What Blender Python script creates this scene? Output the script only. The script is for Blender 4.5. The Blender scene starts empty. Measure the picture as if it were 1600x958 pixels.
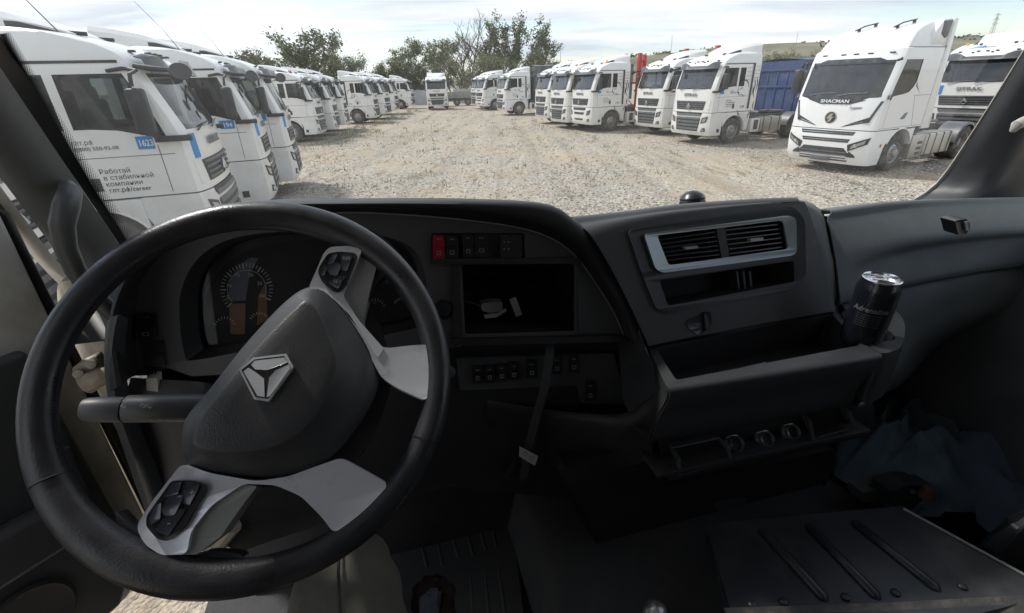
import bpy, bmesh, math, random
from math import sin, cos, pi, radians, sqrt
from mathutils import Vector as V, Matrix as M, noise
random.seed(7)
S = bpy.context.scene
COL = S.collection

# ------------------------------------------------------------------ camera, world, sun, exposure
EYE = 2.71
cd = bpy.data.cameras.new('camera'); cam = bpy.data.objects.new('camera', cd); COL.objects.link(cam); S.camera = cam
cd.sensor_width = 36; cd.lens = 734.64/1600*36; cd.clip_start = .02; cd.clip_end = 6000
_p, _r = radians(25.53), radians(-1.81)
FW = V((0, cos(_p), -sin(_p))); _rt = V((1, 0, 0)); _up = V((0, sin(_p), cos(_p)))
RT = _rt*cos(_r) + _up*sin(_r); UP = _rt*-sin(_r) + _up*cos(_r)
cam.matrix_world = M(((RT.x, UP.x, -FW.x, 0), (RT.y, UP.y, -FW.y, 0), (RT.z, UP.z, -FW.z, EYE), (0, 0, 0, 1)))

SUN_EL, SUN_AZ = radians(52), radians(-55)      # azimuth clockwise from +Y
W = bpy.data.worlds.new('World'); S.world = W; W.use_nodes = True
nt = W.node_tree; nt.nodes.clear()
def wn(t, **k):
    n = nt.nodes.new(t)
    for a, b in k.items(): setattr(n, a, b)
    return n
out = wn('ShaderNodeOutputWorld'); bg = wn('ShaderNodeBackground'); bg.inputs[1].default_value = .12
sky = wn('ShaderNodeTexSky', sky_type='NISHITA', sun_disc=False, sun_elevation=SUN_EL, sun_rotation=SUN_AZ, air_density=1.0, dust_density=1.0, ozone_density=1.2)
tc = wn('ShaderNodeTexCoord'); sep = wn('ShaderNodeSeparateXYZ'); nt.links.new(tc.outputs['Generated'], sep.inputs[0])
mx = wn('ShaderNodeMath', operation='MAXIMUM'); mx.inputs[1].default_value = 0; nt.links.new(sep.outputs[2], mx.inputs[0])
ad = wn('ShaderNodeMath', operation='ADD'); ad.inputs[1].default_value = .10; nt.links.new(mx.outputs[0], ad.inputs[0])
dvx = wn('ShaderNodeMath', operation='DIVIDE'); nt.links.new(sep.outputs[0], dvx.inputs[0]); nt.links.new(ad.outputs[0], dvx.inputs[1])
dvy = wn('ShaderNodeMath', operation='DIVIDE'); nt.links.new(sep.outputs[1], dvy.inputs[0]); nt.links.new(ad.outputs[0], dvy.inputs[1])
cmb = wn('ShaderNodeCombineXYZ'); nt.links.new(dvx.outputs[0], cmb.inputs[0]); nt.links.new(dvy.outputs[0], cmb.inputs[1])
mp = wn('ShaderNodeMapping'); mp.inputs['Scale'].default_value = (.42, 1.0, 1); mp.inputs['Rotation'].default_value = (0, 0, .25); mp.inputs['Location'].default_value = (3.1, 1.7, 0)
nt.links.new(cmb.outputs[0], mp.inputs[0])
nz = wn('ShaderNodeTexNoise'); nz.inputs['Scale'].default_value = .55; nz.inputs['Detail'].default_value = 7; nz.inputs['Roughness'].default_value = .55; nz.inputs['Distortion'].default_value = .5
nt.links.new(mp.outputs[0], nz.inputs['Vector'])
cr = wn('ShaderNodeValToRGB'); cr.color_ramp.elements[0].position = .40; cr.color_ramp.elements[0].color = (.22, .22, .22, 1); cr.color_ramp.elements[1].position = .52; cr.color_ramp.elements[1].color = (1, 1, 1, 1)
nt.links.new(nz.outputs[0], cr.inputs[0])
nz2 = wn('ShaderNodeTexNoise'); nz2.inputs['Scale'].default_value = .9; nz2.inputs['Detail'].default_value = 6; nt.links.new(mp.outputs[0], nz2.inputs['Vector'])
cr2 = wn('ShaderNodeValToRGB'); cr2.color_ramp.elements[0].position = .38; cr2.color_ramp.elements[0].color = (3.5, 3.85, 4.35, 1); cr2.color_ramp.elements[1].position = .62; cr2.color_ramp.elements[1].color = (5.7, 5.75, 5.8, 1)
nt.links.new(nz2.outputs[0], cr2.inputs[0])
mixc = wn('ShaderNodeMix', data_type='RGBA'); nt.links.new(cr.outputs[0], mixc.inputs[0]); nt.links.new(sky.outputs[0], mixc.inputs[6]); nt.links.new(cr2.outputs[0], mixc.inputs[7])
nt.links.new(mixc.outputs[2], bg.inputs[0]); nt.links.new(bg.outputs[0], out.inputs[0])

sd = bpy.data.lights.new('sun', 'SUN'); sd.energy = 2.0; sd.angle = radians(5); sd.color = (1, .96, .9)
so = bpy.data.objects.new('sun', sd); COL.objects.link(so)
_d = V((sin(SUN_AZ)*cos(SUN_EL), cos(SUN_AZ)*cos(SUN_EL), sin(SUN_EL)))
so.rotation_euler = _d.to_track_quat('Z', 'Y').to_euler(); so.location = (0, 0, 30)
S.view_settings.view_transform = 'Standard'; S.view_settings.look = 'None'; S.view_settings.exposure = .8; S.view_settings.gamma = 1
S.render.engine = 'CYCLES'
cy = S.cycles; cy.use_denoising = True; cy.max_bounces = 7; cy.transparent_max_bounces = 24; cy.diffuse_bounces = 4; cy.glossy_bounces = 3; cy.caustics_reflective = False; cy.caustics_refractive = False; cy.sample_clamp_indirect = 6

# ------------------------------------------------------------------ materials
MATS = {}
def mat(name, col, rough=.5, metal=0, bump=None, var=None, coat=0, spec=.5, dirt=None):
    """bump=(scale, strength, distance[, kind]); var=(scale, amount); dirt=(scale, amount, colour, ramp start)"""
    if name in MATS: return MATS[name]
    m = bpy.data.materials.new(name); m.use_nodes = True; n = m.node_tree; b = n.nodes['Principled BSDF']
    b.inputs['Base Color'].default_value = (*col, 1); b.inputs['Roughness'].default_value = rough; b.inputs['Metallic'].default_value = metal
    b.inputs['Coat Weight'].default_value = coat; b.inputs['Specular IOR Level'].default_value = spec
    t = n.nodes.new('ShaderNodeTexCoord'); L = n.links.new
    src = None
    if var:
        z = n.nodes.new('ShaderNodeTexNoise'); z.inputs['Scale'].default_value = var[0]; z.inputs['Detail'].default_value = 6; L(t.outputs['Object'], z.inputs['Vector'])
        r = n.nodes.new('ShaderNodeMapRange'); r.inputs[1].default_value = .3; r.inputs[2].default_value = .7; r.inputs[3].default_value = 1-var[1]; r.inputs[4].default_value = 1+var[1]; L(z.outputs[0], r.inputs[0])
        k = n.nodes.new('ShaderNodeMix'); k.data_type = 'RGBA'; k.blend_type = 'MULTIPLY'; k.inputs[0].default_value = 1; k.inputs[6].default_value = (*col, 1); L(r.outputs[0], k.inputs[7]); src = k.outputs[2]
        rr = n.nodes.new('ShaderNodeMapRange'); rr.inputs[1].default_value = .3; rr.inputs[2].default_value = .7; rr.inputs[3].default_value = max(.02, rough-.1); rr.inputs[4].default_value = min(1, rough+.12); L(z.outputs[0], rr.inputs[0]); L(rr.outputs[0], b.inputs['Roughness'])
    if dirt:
        z = n.nodes.new('ShaderNodeTexNoise'); z.inputs['Scale'].default_value = dirt[0]; z.inputs['Detail'].default_value = 9; z.inputs['Roughness'].default_value = .65; L(t.outputs['Object'], z.inputs['Vector'])
        r = n.nodes.new('ShaderNodeMapRange'); r.inputs[1].default_value = dirt[3]; r.inputs[2].default_value = dirt[3]+.25; r.inputs[3].default_value = 0; r.inputs[4].default_value = dirt[1]; L(z.outputs[0], r.inputs[0])
        k = n.nodes.new('ShaderNodeMix'); k.data_type = 'RGBA'; L(r.outputs[0], k.inputs[0]); k.inputs[7].default_value = (*dirt[2], 1)
        if src: L(src, k.inputs[6])
        else: k.inputs[6].default_value = (*col, 1)
        src = k.outputs[2]
    if src: L(src, b.inputs['Base Color'])
    if bump:
        kind = bump[3] if len(bump) > 3 else 'noise'
        if kind == 'voronoi':
            z = n.nodes.new('ShaderNodeTexVoronoi'); z.feature = 'SMOOTH_F1'; z.inputs['Smoothness'].default_value = .6
        else:
            z = n.nodes.new('ShaderNodeTexNoise'); z.inputs['Detail'].default_value = 4
        z.inputs['Scale'].default_value = bump[0]; L(t.outputs['Object'], z.inputs['Vector'])
        u = n.nodes.new('ShaderNodeBump'); u.inputs['Strength'].default_value = bump[1]; u.inputs['Distance'].default_value = bump[2]; L(z.outputs[0], u.inputs['Height']); L(u.outputs[0], b.inputs['Normal'])
    MATS[name] = m; return m
def glass(name, tint, rough=.02, dust=0.0, ior=1.45, dcol=(.8, .8, .78), dscale=3):
    if name in MATS: return MATS[name]
    m = bpy.data.materials.new(name); m.use_nodes = True; n = m.node_tree; n.nodes.clear(); L = n.links.new
    o = n.nodes.new('ShaderNodeOutputMaterial'); tr = n.nodes.new('ShaderNodeBsdfTransparent'); tr.inputs[0].default_value = (*tint, 1)
    g = n.nodes.new('ShaderNodeBsdfGlossy'); g.inputs['Roughness'].default_value = rough; f = n.nodes.new('ShaderNodeFresnel'); f.inputs[0].default_value = ior
    k = n.nodes.new('ShaderNodeMixShader'); L(f.outputs[0], k.inputs[0]); L(tr.outputs[0], k.inputs[1]); L(g.outputs[0], k.inputs[2])
    if dust:
        d = n.nodes.new('ShaderNodeBsdfDiffuse'); d.inputs[0].default_value = (*dcol, 1); t2 = n.nodes.new('ShaderNodeBsdfTranslucent'); t2.inputs[0].default_value = (*dcol, 1)
        dm = n.nodes.new('ShaderNodeMixShader'); L(d.outputs[0], dm.inputs[1]); L(t2.outputs[0], dm.inputs[2])
        t = n.nodes.new('ShaderNodeTexCoord'); z = n.nodes.new('ShaderNodeTexNoise'); z.inputs['Scale'].default_value = dscale; z.inputs['Detail'].default_value = 10; z.inputs['Roughness'].default_value = .7; L(t.outputs['Object'], z.inputs['Vector'])
        r = n.nodes.new('ShaderNodeMapRange'); r.inputs[1].default_value = .35; r.inputs[2].default_value = .75; r.inputs[3].default_value = dust*.5; r.inputs[4].default_value = dust*1.9; L(z.outputs[0], r.inputs[0])
        k2 = n.nodes.new('ShaderNodeMixShader'); L(r.outputs[0], k2.inputs[0]); L(k.outputs[0], k2.inputs[1]); L(dm.outputs[0], k2.inputs[2]); k = k2
    L(k.outputs[0], o.inputs[0]); MATS[name] = m; return m
DUST = (.42, .37, .29)
PAINT = mat('white_paint', (.82, .81, .775), .28, coat=.5, dirt=(1.6, .28, (.55, .51, .42), .50), bump=(1.2, .05, .02))
PAINTLOW = mat('dusty_white_paint', (.78, .77, .74), .38, coat=.2, dirt=(2.2, .4, (.50, .45, .36), .46))
PLAST = mat('dark_trim', (.03, .03, .033), .5, dirt=(3, .18, (.25, .23, .19), .50))
GREYP = mat('grey_plastic', (.10, .105, .11), .4, dirt=(4, .3, DUST, .48))
VIS = mat('smoked_visor', (.07, .078, .085), .3, dirt=(4, .2, DUST, .48))
INNER = mat('cab_lining', (.10, .10, .105), .8)
SEATM = mat('seat_fabric', (.045, .047, .05), .9)
REDM = mat('red_fabric', (.5, .05, .03), .7)
GLS = glass('truck_glass', (.58, .64, .63), .03, .07, 1.75)
GLD = glass('tinted_glass', (.30, .34, .34), .03, .05, 1.6)
RUB = mat('rubber', (.035, .033, .031), .85, dirt=(5, .55, (.24, .21, .17), .40), bump=(40, .3, .01))
RIM = mat('rim_metal', (.42, .41, .39), .45, .6, dirt=(6, .6, (.24, .2, .15), .4))
RIMR = mat('rusty_hub', (.20, .09, .06), .7)
STEEL = mat('tank_metal', (.5, .49, .46), .38, .7, dirt=(3, .5, DUST, .42))
CHAS = mat('chassis_paint', (.06, .06, .062), .7, dirt=(4, .6, (.24, .21, .17), .4))
CHROME = mat('chrome', (.75, .75, .76), .12, 1)
LAMP = glass('lamp_lens', (.75, .77, .8), .05, .08)
LAMPIN = mat('lamp_reflector', (.5, .51, .53), .15, .9)
AMBER = mat('amber_lens', (.9, .32, .02), .25)
REDL = mat('red_lens', (.55, .03, .02), .3)
BLUE = mat('blue_sticker', (.03, .25, .62), .4)
INK = mat('dark_lettering', (.05, .055, .06), .5)
INKG = mat('grey_lettering', (.22, .23, .24), .5)
WHT = mat('white_sticker', (.8, .8, .8), .4)
ORNM = mat('orange_beacon', (.95, .38, .03), .3)

# ------------------------------------------------------------------ mesh kit
class MB:
    def __init__(s): s.v = []; s.f = []; s.m = []
    def add(s, vs, fs, mi=0, T=None):
        o = len(s.v)
        s.v += [tuple(T @ V(p)) if T is not None else tuple(p) for p in vs]
        s.f += [tuple(o+i for i in f) for f in fs]; s.m += [mi]*len(fs); return s
    def box(s, x0, x1, y0, y1, z0, z1, mi=0, T=None):
        vs = [(x, y, z) for z in (z0, z1) for y in (y0, y1) for x in (x0, x1)]
        return s.add(vs, [(0, 2, 3, 1), (4, 5, 7, 6), (0, 1, 5, 4), (2, 6, 7, 3), (0, 4, 6, 2), (1, 3, 7, 5)], mi, T)
    def prism(s, poly, f0, f1, mi=0):
        """poly list of 2D; f0,f1 map (a,b)->3D for the two ends"""
        n = len(poly); vs = [f0(*p) for p in poly]+[f1(*p) for p in poly]
        return s.add(vs, [tuple(range(n))[::-1], tuple(range(n, 2*n))]+[(i, (i+1) % n, n+(i+1) % n, n+i) for i in range(n)], mi)
    def tube(s, path, r, n=8, closed=False, mi=0, caps=True, flat=1.0):
        path = [V(p) for p in path]; k = len(path); rs = r if isinstance(r, (list, tuple)) else [r]*k
        vs = []; up = None
        for i, p in enumerate(path):
            a = path[i-1] if (i or closed) else p; b = path[(i+1) % k] if (i < k-1 or closed) else p
            t = (b-a).normalized() if (b-a).length > 1e-9 else V((0, 0, 1))
            if up is None: up = V((0, 0, 1)) if abs(t.z) < .9 else V((1, 0, 0))
            x = t.cross(up); x = x.normalized() if x.length > 1e-6 else V((1, 0, 0)); y = x.cross(t).normalized(); up = y
            vs += [p+x*cos(2*pi*j/n)*rs[i]+y*sin(2*pi*j/n)*rs[i]*flat for j in range(n)]
        fs = []
        for i in range(k if closed else k-1):
            for j in range(n):
                a = i*n+j; b = i*n+(j+1) % n; c = ((i+1) % k)*n+(j+1) % n; d = ((i+1) % k)*n+j; fs.append((a, b, c, d))
        if caps and not closed: fs += [tuple(range(n))[::-1], tuple(range((k-1)*n, k*n))]
        return s.add(vs, fs, mi)
    def lathe(s, prof, n=32, T=None, mi=0):
        """prof: (radius, height) about local z"""
        vs = [(r*cos(2*pi*j/n), r*sin(2*pi*j/n), h) for r, h in prof for j in range(n)]
        fs = [(i*n+j, i*n+(j+1) % n, (i+1)*n+(j+1) % n, (i+1)*n+j) for i in range(len(prof)-1) for j in range(n)]
        return s.add(vs, fs, mi, T)
    def grid(s, rows, mi=0, closed=False, skip=None):
        n = len(rows[0]); vs = [p for r in rows for p in r]; fs = []
        for i in range(len(rows)-1):
            for j in range(n if closed else n-1):
                if skip and skip(i, j): continue
                fs.append((i*n+j, i*n+(j+1) % n, (i+1)*n+(j+1) % n, (i+1)*n+j))
        return s.add(vs, fs, mi)
def new_mesh(name, mb, mats, bevel=0, seg=2, smooth=35, solid=0, soff=-1, sub=0, rim=0, inner=0, merge=False):
    me = bpy.data.meshes.new(name); me.from_pydata([tuple(p) for p in mb.v], [], mb.f)
    mats = mats if isinstance(mats, (list, tuple)) else [mats]
    for m in mats: me.materials.append(m)
    me.polygons.foreach_set('material_index', mb.m); me.update()
    if merge:
        bm = bmesh.new(); bm.from_mesh(me); bmesh.ops.remove_doubles(bm, verts=bm.verts, dist=1e-5); bmesh.ops.delete(bm, geom=[v for v in bm.verts if not v.link_faces], context='VERTS'); bmesh.ops.recalc_face_normals(bm, faces=bm.faces); bm.to_mesh(me); bm.free()
    if bevel or solid or sub:
        o = bpy.data.objects.new('tmp', me); COL.objects.link(o)
        if sub: q = o.modifiers.new('s', 'SUBSURF'); q.levels = q.render_levels = sub
        if solid:
            q = o.modifiers.new('t', 'SOLIDIFY'); q.thickness = solid; q.offset = soff; q.material_offset_rim = rim; q.material_offset = inner; q.use_even_offset = False
        if bevel: q = o.modifiers.new('b', 'BEVEL'); q.width = bevel; q.segments = seg; q.limit_method = 'ANGLE'; q.angle_limit = radians(30); q.harden_normals = False
        dg = bpy.context.evaluated_depsgraph_get(); dg.update(); me2 = bpy.data.meshes.new_from_object(o.evaluated_get(dg)); bpy.data.objects.remove(o); bpy.data.meshes.remove(me); me = me2; me.name = name
    if smooth:
        me.polygons.foreach_set('use_smooth', [True]*len(me.polygons)); me.set_sharp_from_angle(angle=radians(smooth))
    return me
def empty(name, label, cat, group=None, loc=(0, 0, 0), rz=0):
    o = bpy.data.objects.new(name, None); COL.objects.link(o); o.location = loc; o.rotation_euler = (0, 0, rz); o.empty_display_size = .1
    tag(o, label, cat, group); return o
def tag(o, label=None, cat=None, group=None, kind=None):
    for k, v in (('label', label), ('category', cat), ('group', group), ('kind', kind)):
        if v: o[k] = v
    return o
def obj(name, me, parent=None, label=None):
    o = bpy.data.objects.new(name, me); COL.objects.link(o)
    if parent is not None:
        o.parent = parent
        if 'base' in parent: o['base'] = parent['base']
    if label: o['label'] = label
    return o
def text_mesh(name, body, size, m, T, align='LEFT', ext=.0015, bold=0, sx=1.0, shear=0):
    c = bpy.data.curves.new(name, 'FONT'); c.body = body; c.size = size; c.extrude = ext; c.align_x = align; c.offset = bold; c.resolution_u = 3; c.space_character = 1.03; c.shear = shear
    o = bpy.data.objects.new('tmp', c); COL.objects.link(o); dg = bpy.context.evaluated_depsgraph_get(); dg.update()
    me = bpy.data.meshes.new_from_object(o.evaluated_get(dg)); bpy.data.objects.remove(o)
    me.transform(T @ M.Diagonal((sx, 1, 1, 1))); me.materials.clear(); me.materials.append(m); me.name = name; return me
CACHE = {}
def cached(key, fn):
    if key not in CACHE: CACHE[key] = fn()
    return CACHE[key]

# ------------------------------------------------------------------ tractor cab (tall long-distance cab, flat fronted)
def lerp_tab(tab, z):
    if z <= tab[0][0]: return tab[0][1:]
    for a, b in zip(tab, tab[1:]):
        if z <= b[0]:
            t = (z-a[0])/(b[0]-a[0]); return tuple(p+(q-p)*t for p, q in zip(a[1:], b[1:]))
    return tab[-1][1:]
class Cab:
    def __init__(s, tab, zrows, ysill, hw, xrear, side_cols, isill, itop, win_cols, sillz, q_cols=None, bow=.06, cr=.35, ycr=.95, z0=0):
        s.tab = tab; s.hw = hw; s.bow = bow; s.cr = cr; s.ycr = ycr
        s.zrows = zrows; s.xrear = xrear; s.side = side_cols; s.isill = isill; s.itop = itop; s.win_cols = win_cols; s.sillz = sillz; s.q = q_cols; s.yw = ysill
    def F(s, y, z):
        xf, w = lerp_tab(s.tab, z)[:2]; k = s.hw/w; y = abs(y)*k
        return xf - s.bow*y*y - s.cr*max(0, y-s.ycr)**1.3
    def row(s, i):
        z = s.zrows[i]; xf, w = lerp_tab(s.tab, z)[:2]; k = w/s.hw
        ys = [0, .25, .5, .72, .88, s.yw, (s.yw+s.hw)/2+.02]
        pts = [(s.F(y*k, z), y*k) for y in ys]
        xc = s.F((s.hw-.02)*k, z); pts += [(xc-.01, w-.012), (xc-.05, w)]
        pts.append((min(xc-.15, 99), w))
        for q_, x in enumerate(s.side): pts.append((min(x, xc-.20-.05*q_), w))
        pts.append((s.xrear+.06, w)); pts.append((s.xrear, w-.05))
        out = []
        for j, (x, y) in enumerate(pts):
            zz = z
            if i == s.isill and j in s.sillz: zz = s.sillz[j]
            out.append((x, y, zz))
        return out
    def build(s, key):
        n0 = len(s.row(0)); body = MB(); rows = []
        for i in range(len(s.zrows)):
            r = s.row(i); rows.append(r+[(x, -y, z) for x, y, z in reversed(r[1:])])
        n = len(rows[0]); nw = 5  # windscreen spans front cols 0..nw
        def cls(i, j):
            jj = j if j < n0-1 else n-1-j      # mirrored interval index
            if s.isill <= i < s.itop:
                if jj < nw: return 'w'
                if s.win_cols[0] <= jj < s.win_cols[1]: return 'sl' if j < n0-1 else 'sr'
                if s.q and s.q[0] <= jj < s.q[1]: return 'ql' if j < n0-1 else 'qr'
            return None
        body.grid(rows, 0, True, skip=lambda i, j: cls(i, j) is not None)
        top = rows[-1]; body.add(top, [tuple(range(n))]); body.add(rows[0], [tuple(range(n))[::-1]])
        res = {'body': new_mesh(key+'_body', body, [s.paint, PLAST, INNER], solid=.035, soff=-1, rim=1, inner=2, smooth=28, merge=True)}
        for c in ('w', 'sl', 'sr', 'ql', 'qr'):
            g = MB(); g.grid(rows, 0, True, skip=lambda i, j: cls(i, j) != c)
            if not g.f: continue
            bm = new_mesh('x', g, [GLS], merge=True, smooth=60)
            # set the pane back into the opening
            b2 = bmesh.new(); b2.from_mesh(bm); b2.normal_update()
            cx = V((.2, 0, 2.5))
            for v in b2.verts:
                d = v.normal if v.normal.dot(v.co-cx) > 0 else -v.normal
                v.co -= d*.014
            b2.to_mesh(bm); b2.free()
            bm.name = key+'_pane'; bm.materials.clear(); bm.materials.append(GLS if c in ('w',) else GLD); res[c] = bm
        return res
    def patch(s, cor, off=.01, th=.02, nx=6, nz=2, mb=None, mi=0, sgn=1):
        """cor: (y,z) a,b,c,d going around; a-b bottom, d-c top"""
        mb = mb or MB(); rows = []
        for back in (0, 1): pass
        def P(u, w, o):
            a, b, c, d = cor
            y = (a[0]*(1-u)+b[0]*u)*(1-w)+(d[0]*(1-u)+c[0]*u)*w; z = (a[1]*(1-u)+b[1]*u)*(1-w)+(d[1]*(1-u)+c[1]*u)*w
            return (s.F(y, z)+o, y*sgn, z)
        o = len(mb.v)
        fr = [P(i/nx, j/nz, off) for j in range(nz+1) for i in range(nx+1)]; bk = [P(i/nx, j/nz, off-th) for j in range(nz+1) for i in range(nx+1)]
        N = (nx+1)*(nz+1); q = lambda i, j: j*(nx+1)+i
        fs = [(q(i, j), q(i+1, j), q(i+1, j+1), q(i, j+1)) for i in range(nx) for j in range(nz)]
        fs += [tuple(N+k for k in f[::-1]) for f in fs[:nx*nz]]
        ring = [q(i, 0) for i in range(nx)]+[q(nx, j) for j in range(nz)]+[q(i, nz) for i in range(nx, 0, -1)]+[q(0, j) for j in range(nz, 0, -1)]
        fs += [(ring[k], N+ring[k], N+ring[(k+1) % len(ring)], ring[(k+1) % len(ring)]) for k in range(len(ring))]
        mb.add(fr+bk, fs, mi); return mb

SIT = Cab(tab=[(.38, 1.40, 1.2), (.55, 1.47, 1.22), (1.15, 1.46, 1.22), (1.30, 1.44, 1.22), (2.2, 1.42, 1.22), (2.97, 1.16, 1.22), (3.12, 1.10, 1.215), (3.22, 1.02, 1.205), (3.32, .86, 1.19), (3.40, .66, 1.17), (3.48, .40, 1.14), (3.53, .12, 1.08), (3.56, -.2, .98)],
          zrows=[1.30, 1.34, 1.6, 1.9, 2.08, 2.2, 2.4, 2.6, 2.8, 2.97, 3.12, 3.17, 3.22, 3.27, 3.32, 3.36, 3.40, 3.44, 3.48, 3.53, 3.56],
          ysill=1.05, hw=1.22, xrear=-1.09, side_cols=[.95, .62, .34, .16, .06, -.24, -.66], isill=5, itop=9, win_cols=(9, 13), sillz={7: 2.14, 8: 2.12, 9: 2.12, 10: 2.14, 11: 2.24, 12: 2.27, 13: 2.27, 14: 2.27, 15: 2.27}, q_cols=(14, 15))
SIT.paint = PAINT

TXR = lambda x, z, y=-1.2235: M.Translation((x, y, z)) @ M.Rotation(pi/2, 4, 'X')                              # right side (facing -y)
TXL = lambda x, z, y=1.2235: M.Translation((x, y, z)) @ M.Rotation(pi, 4, 'Z') @ M.Rotation(pi/2, 4, 'X')      # left side (facing +y)
TXF = lambda y, z, x=1.45: M.Translation((x, y, z)) @ M.Rotation(pi/2, 4, 'Z') @ M.Rotation(pi/2, 4, 'X')      # front (facing +x); text runs +y

def tyre_mesh(w, tread=True):
    def fn():
        b = MB(); R = .52
        pr = [(.29, -w/2+.01), (.31, -w/2), (.40, -w/2-.005), (.47, -w/2+.004), (.505, -w/2+.03), (.52, -w/2+.06)]
        for k in range(1, 5):
            z = -w/2+.06+(w-.12)*k/5; pr += [(.52, z-.008), (.508, z-.006), (.508, z+.006), (.52, z+.008)]
        pr += [(.52, w/2-.06), (.505, w/2-.03), (.47, w/2-.004), (.40, w/2+.005), (.31, w/2), (.29, w/2-.01)]
        b.lathe(pr, 40, M.Rotation(-pi/2, 4, 'X')); return new_mesh('tyre', b, RUB, smooth=40)
    return cached(('tyre', w), fn)
def rim_mesh(front=True):
    """outer face towards +y"""
    def fn():
        b = MB(); T = M.Rotation(-pi/2, 4, 'X')
        if front: pr = [(.30, .12), (.292, .155), (.275, .15), (.265, .10), (.255, .09), (.20, .135), (.13, .145), (.12, .15), (.118, .19), (.10, .22), (.04, .235), (0.001, .235)]
        else: pr = [(.30, .12), (.292, .155), (.275, .14), (.26, .06), (.25, -.02), (.19, -.07), (.14, -.07), (.13, 0.02), (.11, .05), (0.001, .06)]
        b.lathe(pr, 32, T)
        b.lathe([(.30, .12), (.25, -.1), (0.001, -.1)], 24, T, 1)
        for k in range(10):
            a = 2*pi*k/10; c = M.Rotation(a, 4, 'Y')
            h = .112 if front else -.045
            b.lathe([(.001, h+.008), (.026, h+.008), (.026, h-.03)], 10, c @ M.Translation((.228, 0, 0)) @ T, 1)
            h2 = .15 if front else -.06
            b.lathe([(.016, h2-.02), (.016, h2+.02), (.010, h2+.03), (.001, h2+.03)], 6, c @ M.Translation((.165, 0, 0)) @ T, 0)
        return new_mesh('rim', b, [RIM, PLAST], smooth=35)
    return cached(('rim', front), fn)
def wheel(root, x, side, yc, w, front, label=None, cam_side=True):
    e = obj('wheel', tyre_mesh(w), root, label); e.location = (x, side*yc, .52)
    if side < 0: e.rotation_euler = (0, 0, pi)
    e.rotation_euler.y = random.uniform(0, .6)
    r = obj('rim', rim_mesh(front), e); r.location = (0, w/2-.16, 0)
    return e

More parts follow.
